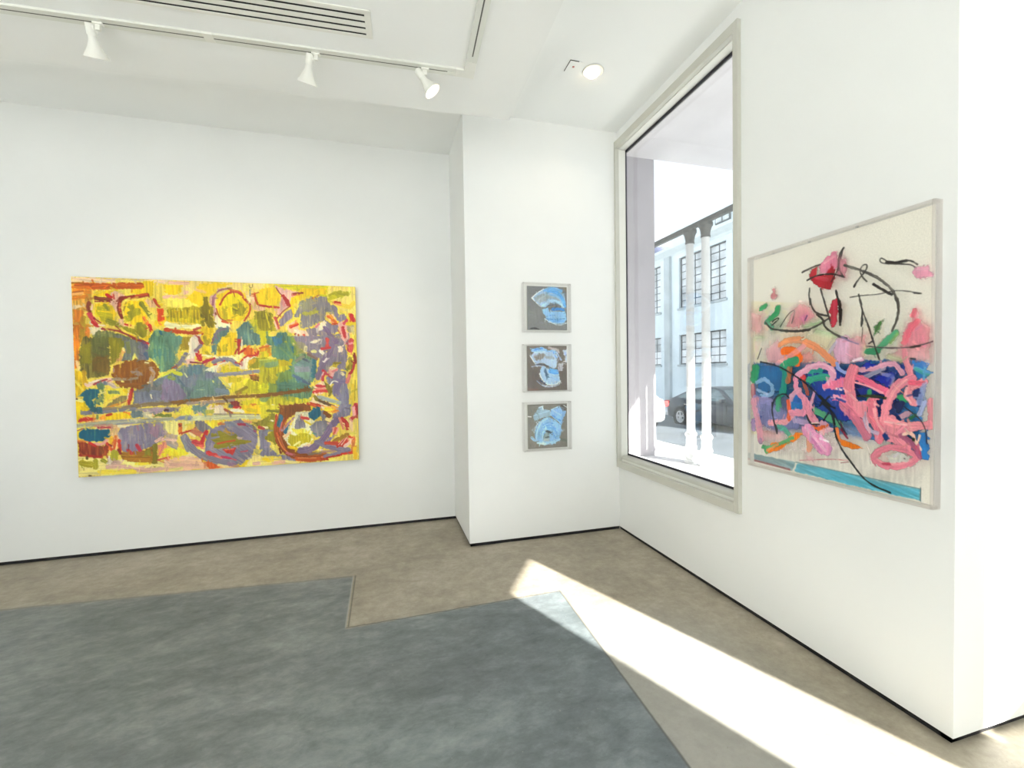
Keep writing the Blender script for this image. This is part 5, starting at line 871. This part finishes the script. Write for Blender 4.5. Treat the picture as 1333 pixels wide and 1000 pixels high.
def column(x, y, z, label):
    t = thing('iron_column', label, 'column', (x, y, z), group='twin iron porch columns'); top = 3.95-z
    MB().lathe([(.0001, 0), (.108, 0), (.108, .05), (.09, .07), (.104, .10), (.104, .14), (.085, .17), (.08, .22), (.098, .25), (.098, .28), (.082, .31), (.082, .45), (.10, .48), (.10, .51), (.078, .54), (.0001, .54)], 28, cap=False).build('column_base', M['iron'], t, smooth=True)
    MB().lathe([(.070, .53), (.066, top-.22)], 28).build('shaft', M['iron'], t, smooth=True)
    MB().lathe([(.0001, top-.24), (.075, top-.24), (.08, top-.21), (.072, top-.20), (.082, top-.13), (.10, top-.07), (.118, top-.05), (.118, top), (.0001, top)], 28, cap=False).build('capital', M['shaded_iron'], t, smooth=True)
column(5.2, 6.74, -.12, 'white iron porch column with a shade-darkened capital, the farther one, left of its twin')
column(5.2, 6.34, -.12, 'white iron porch column with a shade-darkened capital, the nearer one, right of its twin')

# pale blue building across the street
t = thing('building', 'pale blue industrial building with steel-sash windows across the street', 'building', (14.0, 17.5, -.36))
L = t.location
def bb(x0, x1, y0, y1, z0, z1): return MB().box(x0-L.x, x1-L.x, y0-L.y, y1-L.y, z0-L.z, z1-L.z)
bays = [(11.15, 14.3), (15.82, 18.97), (20.48, 23.63), (25.14, 28.3)]; zu = (4.55, 7.0); zl = (1.80, 3.25)
wl = MB()
def wb(y0, y1, z0, z1): wl.box(.0, .35, y0-L.y, y1-L.y, z0-L.z, z1-L.z)
wb(2, 34, -.5, zl[0]); wb(2, 34, zl[1], zu[0]); wb(2, 34, zu[1], 7.6)
ys = [2]+[q for bq in bays for q in bq]+[34]
for i in range(0, len(ys), 2):
    wb(ys[i], ys[i+1], zl[0], zl[1]); wb(ys[i], ys[i+1], zu[0], zu[1])
wl.build('wall', M['blue_wall'], t)
cn = MB(); cn.prism([(-.32, 7.62-L.z), (-.32, 7.50-L.z), (-.18, 7.38-L.z), (-.06, 7.30-L.z), (-.02, 7.22-L.z), (.3, 7.22-L.z), (.3, 7.62-L.z)], 'y', 2-L.y, 34-L.y); cn.build('cornice', M['cornice'], t)
bb(13.86, 14.0, 19.55, 20.0, -.36, 7.24).build('pilaster', M['blue_dark'], t); bb(13.92, 14.0, 14.95, 15.35, -.36, 7.24).build('pilaster', M['blue_dark'], t); bb(13.92, 14.0, 24.2, 24.6, -.36, 7.24).build('pilaster', M['blue_dark'], t)
for (y0, y1) in bays:
    for (z0, z1, rows, low) in ((zu[0], zu[1], 7, False), (zl[0], zl[1], 4, True)):
        fr = MB(); a, b_, c0, c1 = y0-L.y, y1-L.y, z0-L.z, z1-L.z
        fr.ringframe('x', .10, .16, a, b_, c0, c1, .06)
        for k in range(1, 6): y = a+(b_-a)*k/6; fr.box(.11, .15, y-.018, y+.018, c0+.06, c1-.06)
        for k in range(1, rows): z = c0+(c1-c0)*k/rows; fr.box(.112, .148, a+.06, b_-.06, z-.018, z+.018)
        w_ = fr.build('window', M['winbar'], t)
        MB().box(.135, .145, a+.05, b_-.05, c0+.05, c1-.05).build('pane', M['pane'], w_)
        if low: MB().box(.118, .128, a+.06, b_-.06, c0+.06, (c0+c1)/2).build('blind', M['blind'], w_)
        MB().box(-.06, .12, a-.08, b_+.08, c0-.10, c0).build('window_sill', M['blue_dark'], w_)
# set-back upper storey and tank
bb(17.5, 18, 8, 24.5, 7.5, 10.2).build('upper_storey', M['blue_wall'], t)
for y0 in (17.9, 19.4, 16.4):
    o = bb(17.42, 17.5, y0, y0+1.1, 9.35, 9.9).build('upper_window', M['winbar'], t); 
    bb(17.40, 17.42, y0+.08, y0+.5, 9.42, 9.83).build('pane', M['pane'], o); bb(17.40, 17.42, y0+.6, y0+1.02, 9.42, 9.83).build('pane', M['pane'], o)
bb(17.4, 17.5, 17.2, 19.2, 8.6, 9.15).build('plum_panel', M['violet'], t)
tk = thing('roof_tank', 'dark blue tank on the roof of the pale blue building', 'tank', (15.2, 22.4, 7.6))
MB().lathe([(.0001, 0), (.75, 0), (.75, .72), (.70, .78), (.0001, .86)], 28, cap=False).build('tank_body', simple('dark_tank', (.05, .06, .12), rough=.6), tk, smooth=True)
MB().box(-.78, -.70, -.12, .12, .28, .56).build('tank_plate', M['blind'], tk)

# cars
M['tyre'] = simple('black_rubber', (.018, .018, .02), rough=.85); M['rim'] = simple('alloy_rim', (.72, .73, .74), rough=.35, metal=.3)
M['carglass'] = simple('car_glass', (.12, .17, .18), rough=.05, var=.5, scale=2.5); M['lamp_red'] = simple('red_lens', (.5, .03, .03), rough=.25); M['chrome'] = simple('bright_trim', (.7, .7, .7), rough=.25, metal=.8); M['hlamp'] = simple('clear_lens', (.7, .72, .75), rough=.15)
def car(loc, rz, paint, label):
    """four-door saloon, nose towards -y, 4.8 m long"""
    t = thing('car', label, 'car', loc, rz, group='cars parked along the street')
    Wd, Ln = .92, 2.4
    # (y, half width at waist, sill z, waist z): loft of the lower body
    st = [(-2.40, .66, .32, .60), (-2.33, .78, .24, .68), (-2.05, .87, .20, .76), (-1.45, .91, .19, .86), (-.85, .92, .19, .93), (0, .925, .19, .96), (.9, .925, .19, .98), (1.55, .91, .20, 1.00), (2.0, .88, .22, 1.01), (2.30, .82, .26, .99), (2.40, .74, .34, .93)]
    body = MB(); rings = []
    for (y, w_, z0, z1) in st:
        h = z1-z0; half = [(w_*.82, z0), (w_*.96, z0+.08*h), (w_, z0+.36*h), (w_*.995, z0+.60*h), (w_*.965, z0+.84*h), (w_*.87, z0+.97*h), (w_*.55, z1+.012), (0, z1+.02)]
        ring = [(x, y, z) for x, z in half]+[(-x, y, z) for x, z in half[-2::-1]]; rings.append(ring)
    n = len(rings[0]); vs = [v for r_ in rings for v in r_]; fs = []
    for j in range(len(rings)-1):
        for k in range(n): fs.append((j*n+k, j*n+(k+1) % n, (j+1)*n+(k+1) % n, (j+1)*n+k))
    fs += [tuple(range(n)), tuple((len(rings)-1)*n+k for k in range(n-1, -1, -1))]
    body.add(vs, fs)
    bo = body.build('body', paint, t, smooth=True)
    cut = MB()
    # cabin
    prof = [(-1.05, .93), (-.30, 1.36), (.05, 1.43), (.62, 1.44), (1.15, 1.36), (1.95, 1.02)]
    cab = MB(); 
    def wcab(z): return .86-.26*max(0, (z-.93))/.51
    def wrow(pr): return [(wcab(z), y, z) for y, z in pr]
    m_ = len(prof); vs = wrow(prof)+[(-x, y, z) for x, y, z in wrow(prof)]; bot = [(.86, 1.95, .93), (.86, -1.05, .90)]; b0 = len(vs); vs += bot+[(-x, y, z) for x, y, z in bot]
    fs = [tuple(range(m_))+(b0, b0+1), tuple(range(2*m_-1, m_-1, -1))+(b0+3, b0+2)]+[(i, m_+i, m_+i+1, i+1) for i in range(m_-1)]
    cab.add(vs, fs); cab.build('cabin', paint, t, smooth=False, bevel=.03)
    def side(pr, name, m, e=.006):
        for sx in (1, -1):
            pp = [(sx*(wcab(z)+e), y, z) for y, z in pr]; qq = [(sx*(wcab(z)-.01), y, z) for y, z in pr]; k = len(pr)
            o = MB(); o.add(pp+qq, [tuple(range(k)), tuple(range(2*k-1, k-1, -1))]+[(i, (i+1) % k, k+(i+1) % k, k+i) for i in range(k)]); o.build(name, m, t)
    side([(-.78, .985), (-.24, 1.315), (.03, 1.375), (.18, 1.38), (.22, .99)], 'side_window', M['carglass'])
    side([(.30, .99), (.26, 1.38), (.62, 1.385), (1.05, 1.31), (1.16, 1.0)], 'side_window', M['carglass'])
    side([(1.24, 1.01), (1.14, 1.28), (1.28, 1.235), (1.66, 1.06), (1.6, 1.02)], 'quarter_window', M['carglass'])
    def slant(y0, z0, y1, z1, name):
        a0, a1 = wcab(z0)-.07, wcab(z1)-.06; d = Vector((0, y1-y0, z1-z0)).normalized(); nn = Vector((0, -d.z, d.y)) if y1 > y0 else Vector((0, d.z, -d.y)); nn = nn*.012
        c = [Vector((-a0, y0, z0)), Vector((a0, y0, z0)), Vector((a1, y1, z1)), Vector((-a1, y1, z1))]
        o = MB(); o.add([p+nn for p in c]+[p-nn for p in c], [(0,1,2,3),(7,6,5,4),(0,1,5,4),(1,2,6,5),(2,3,7,6),(3,0,4,7)]); o.build(name, M['carglass'], t)
    slant(-.95, .99, -.34, 1.34, 'windscreen'); slant(1.85, 1.06, 1.22, 1.335, 'rear_window')
    for sx in (1, -1):
        for y in (-1.42, 1.42):
            T = Matrix.Translation((sx*.80, y, .33)) @ Matrix.Rotation(sx*PI/2, 4, 'Y')
            MB().lathe([(.395, .118), (.385, .128), (.34, .130), (.34, .05), (.0001, .05)], 36, T, cap=False).build('wheel_arch', M['tyre'], t, smooth=True)
            ty = MB().lathe([(.21, -.10), (.30, -.11), (.325, -.08), (.33, .0), (.33, .10), (.318, .135), (.29, .145), (.225, .14), (.215, .12)], 36, T, cap=False).build('tyre', M['tyre'], t, smooth=True)
            rm = MB().lathe([(.222, .136), (.205, .142), (.195, .12), (.19, .07), (.0001, .065)], 36, T, cap=False)
            rm.lathe([(.05, .07), (.05, .135), (.03, .145), (.0001, .146)], 20, T, cap=False)
            for k in range(5):
                for da in (-.16, .16):
                    A = T @ Matrix.Rotation(2*PI*k/5+da, 4, 'Z'); q = [A @ Vector(v) for v in ((.03,-.014,.10),(.2,-.012,.115),(.2,.012,.115),(.03,.014,.10),(.03,-.014,.14),(.2,-.012,.138),(.2,.012,.138),(.03,.014,.14))]
                    rm.add(q, [(3,2,1,0),(4,5,6,7),(0,1,5,4),(1,2,6,5),(2,3,7,6),(3,0,4,7)])
            rm.build('rim', M['rim'], ty, smooth=False)
        l_ = MB(); l_.box(min(sx*.58, sx*.90), max(sx*.58, sx*.90), 2.16, 2.37, .74, .90); l_.build('tail_lamp', M['lamp_red'], t, bevel=.02)
        l_ = MB(); l_.box(min(sx*.52, sx*.80), max(sx*.52, sx*.80), -2.32, -2.1, .56, .68); l_.build('headlamp', M['hlamp'], t, bevel=.03)
        mi = MB(); mi.box(min(sx*.84, sx*1.02), max(sx*.84, sx*1.02), -.72, -.60, .96, 1.08); mi.build('wing_mirror', paint, t, bevel=.03)
        for y in (.06, 1.02): MB().box(min(sx*.915, sx*.94), max(sx*.915, sx*.94), y, y+.18, .80, .825).build('door_handle', M['chrome'], t)
        for y in (-.82, .24, 1.22): MB().box(min(sx*.90, sx*.927), max(sx*.90, sx*.927), y, y+.012, .32, .88).build('door_gap', M['tyre'], t)
    MB().box(-.62, .62, 2.37, 2.43, .40, .58).build('rear_bumper', paint, t, bevel=.03)
    return t
car((11.40, 12.72, -.52), R(1.5), simple('slate_car_paint', (.03, .042, .062), rough=.3, spec=.35, var=.05), 'dark slate-blue saloon car parked in front of the pale blue building')
car((7.55, 14.35, -.34), PI, simple('white_car_paint', (.78, .78, .78), rough=.25), 'white car, only a sliver of it showing past the edge of the porch wall')

# ------------------------------------------------------------------ sun, sky, camera
sd = bpy.data.lights.new('sun', 'SUN'); sd.energy = E_SUN; sd.angle = R(.55); sd.color = (1, .955, .88)
so = bpy.data.objects.new('sun', sd); C.objects.link(so); so.rotation_euler = SUN.to_track_quat('-Z', 'Y').to_euler(); so.location = (8, -10, 12)
wd = bpy.data.worlds.new('sky'); bpy.context.scene.world = wd; wd.use_nodes = True; nt = wd.node_tree; nt.nodes.clear()
o = nt.nodes.new('ShaderNodeOutputWorld'); bg = nt.nodes.new('ShaderNodeBackground'); tc = nt.nodes.new('ShaderNodeTexCoord'); sp = nt.nodes.new('ShaderNodeSeparateXYZ'); rp = nt.nodes.new('ShaderNodeValToRGB')
rp.color_ramp.elements[0].position = .0; rp.color_ramp.elements[0].color = (.92, .96, 1, 1); rp.color_ramp.elements[1].position = .9; rp.color_ramp.elements[1].color = (.62, .78, 1, 1)
nt.links.new(tc.outputs['Generated'], sp.inputs[0]); nt.links.new(sp.outputs[2], rp.inputs[0]); nt.links.new(rp.outputs[0], bg.inputs[0]); bg.inputs[1].default_value = E_SKY; nt.links.new(bg.outputs[0], o.inputs[0])
# daylight portals in the glazed openings
def portal(loc, rot, sx, sy):
    ad = bpy.data.lights.new('portal', 'AREA'); ad.shape = 'RECTANGLE'; ad.size = sx; ad.size_y = sy; ad.cycles.is_portal = True
    ao = bpy.data.objects.new('portal', ad); C.objects.link(ao); ao.location = loc; ao.rotation_euler = rot
portal((2.42, 3.05, 2.1), (-Vector((1, 0, 0))).to_track_quat('-Z', 'Y').to_euler(), 3.0, 1.5)
portal((-1.78, -5.12, 1.36), Vector((0, 1, 0)).to_track_quat('-Z', 'Y').to_euler(), 4.65, 2.52)
cd = bpy.data.cameras.new('camera'); cd.lens = 583.44/1333*36; cd.sensor_width = 36; cd.sensor_fit = 'HORIZONTAL'; cd.clip_start = .05
co = bpy.data.objects.new('camera', cd); C.objects.link(co); co.location = (0, 0, 1.5)
yaw, pitch, roll = .278, .0241, -.015
fw = Vector((math.sin(yaw)*math.cos(pitch), math.cos(yaw)*math.cos(pitch), -math.sin(pitch))); r0 = Vector((math.cos(yaw), -math.sin(yaw), 0)); u0 = r0.cross(fw)
rx = r0*math.cos(roll)+u0*math.sin(roll); ux = -r0*math.sin(roll)+u0*math.cos(roll)
mt = Matrix((rx, ux, -fw)).transposed(); co.rotation_euler = mt.to_euler()
sc = bpy.context.scene; sc.camera = co
vs_ = sc.view_settings; vs_.view_transform = 'Standard'; vs_.look = 'None'; vs_.gamma = 1; vs_.use_curve_mapping = False; vs_.exposure = EXPO
sc.cycles.max_bounces = 14; sc.cycles.diffuse_bounces = 10; sc.cycles.transparent_max_bounces = 24; sc.cycles.sample_clamp_indirect = 12
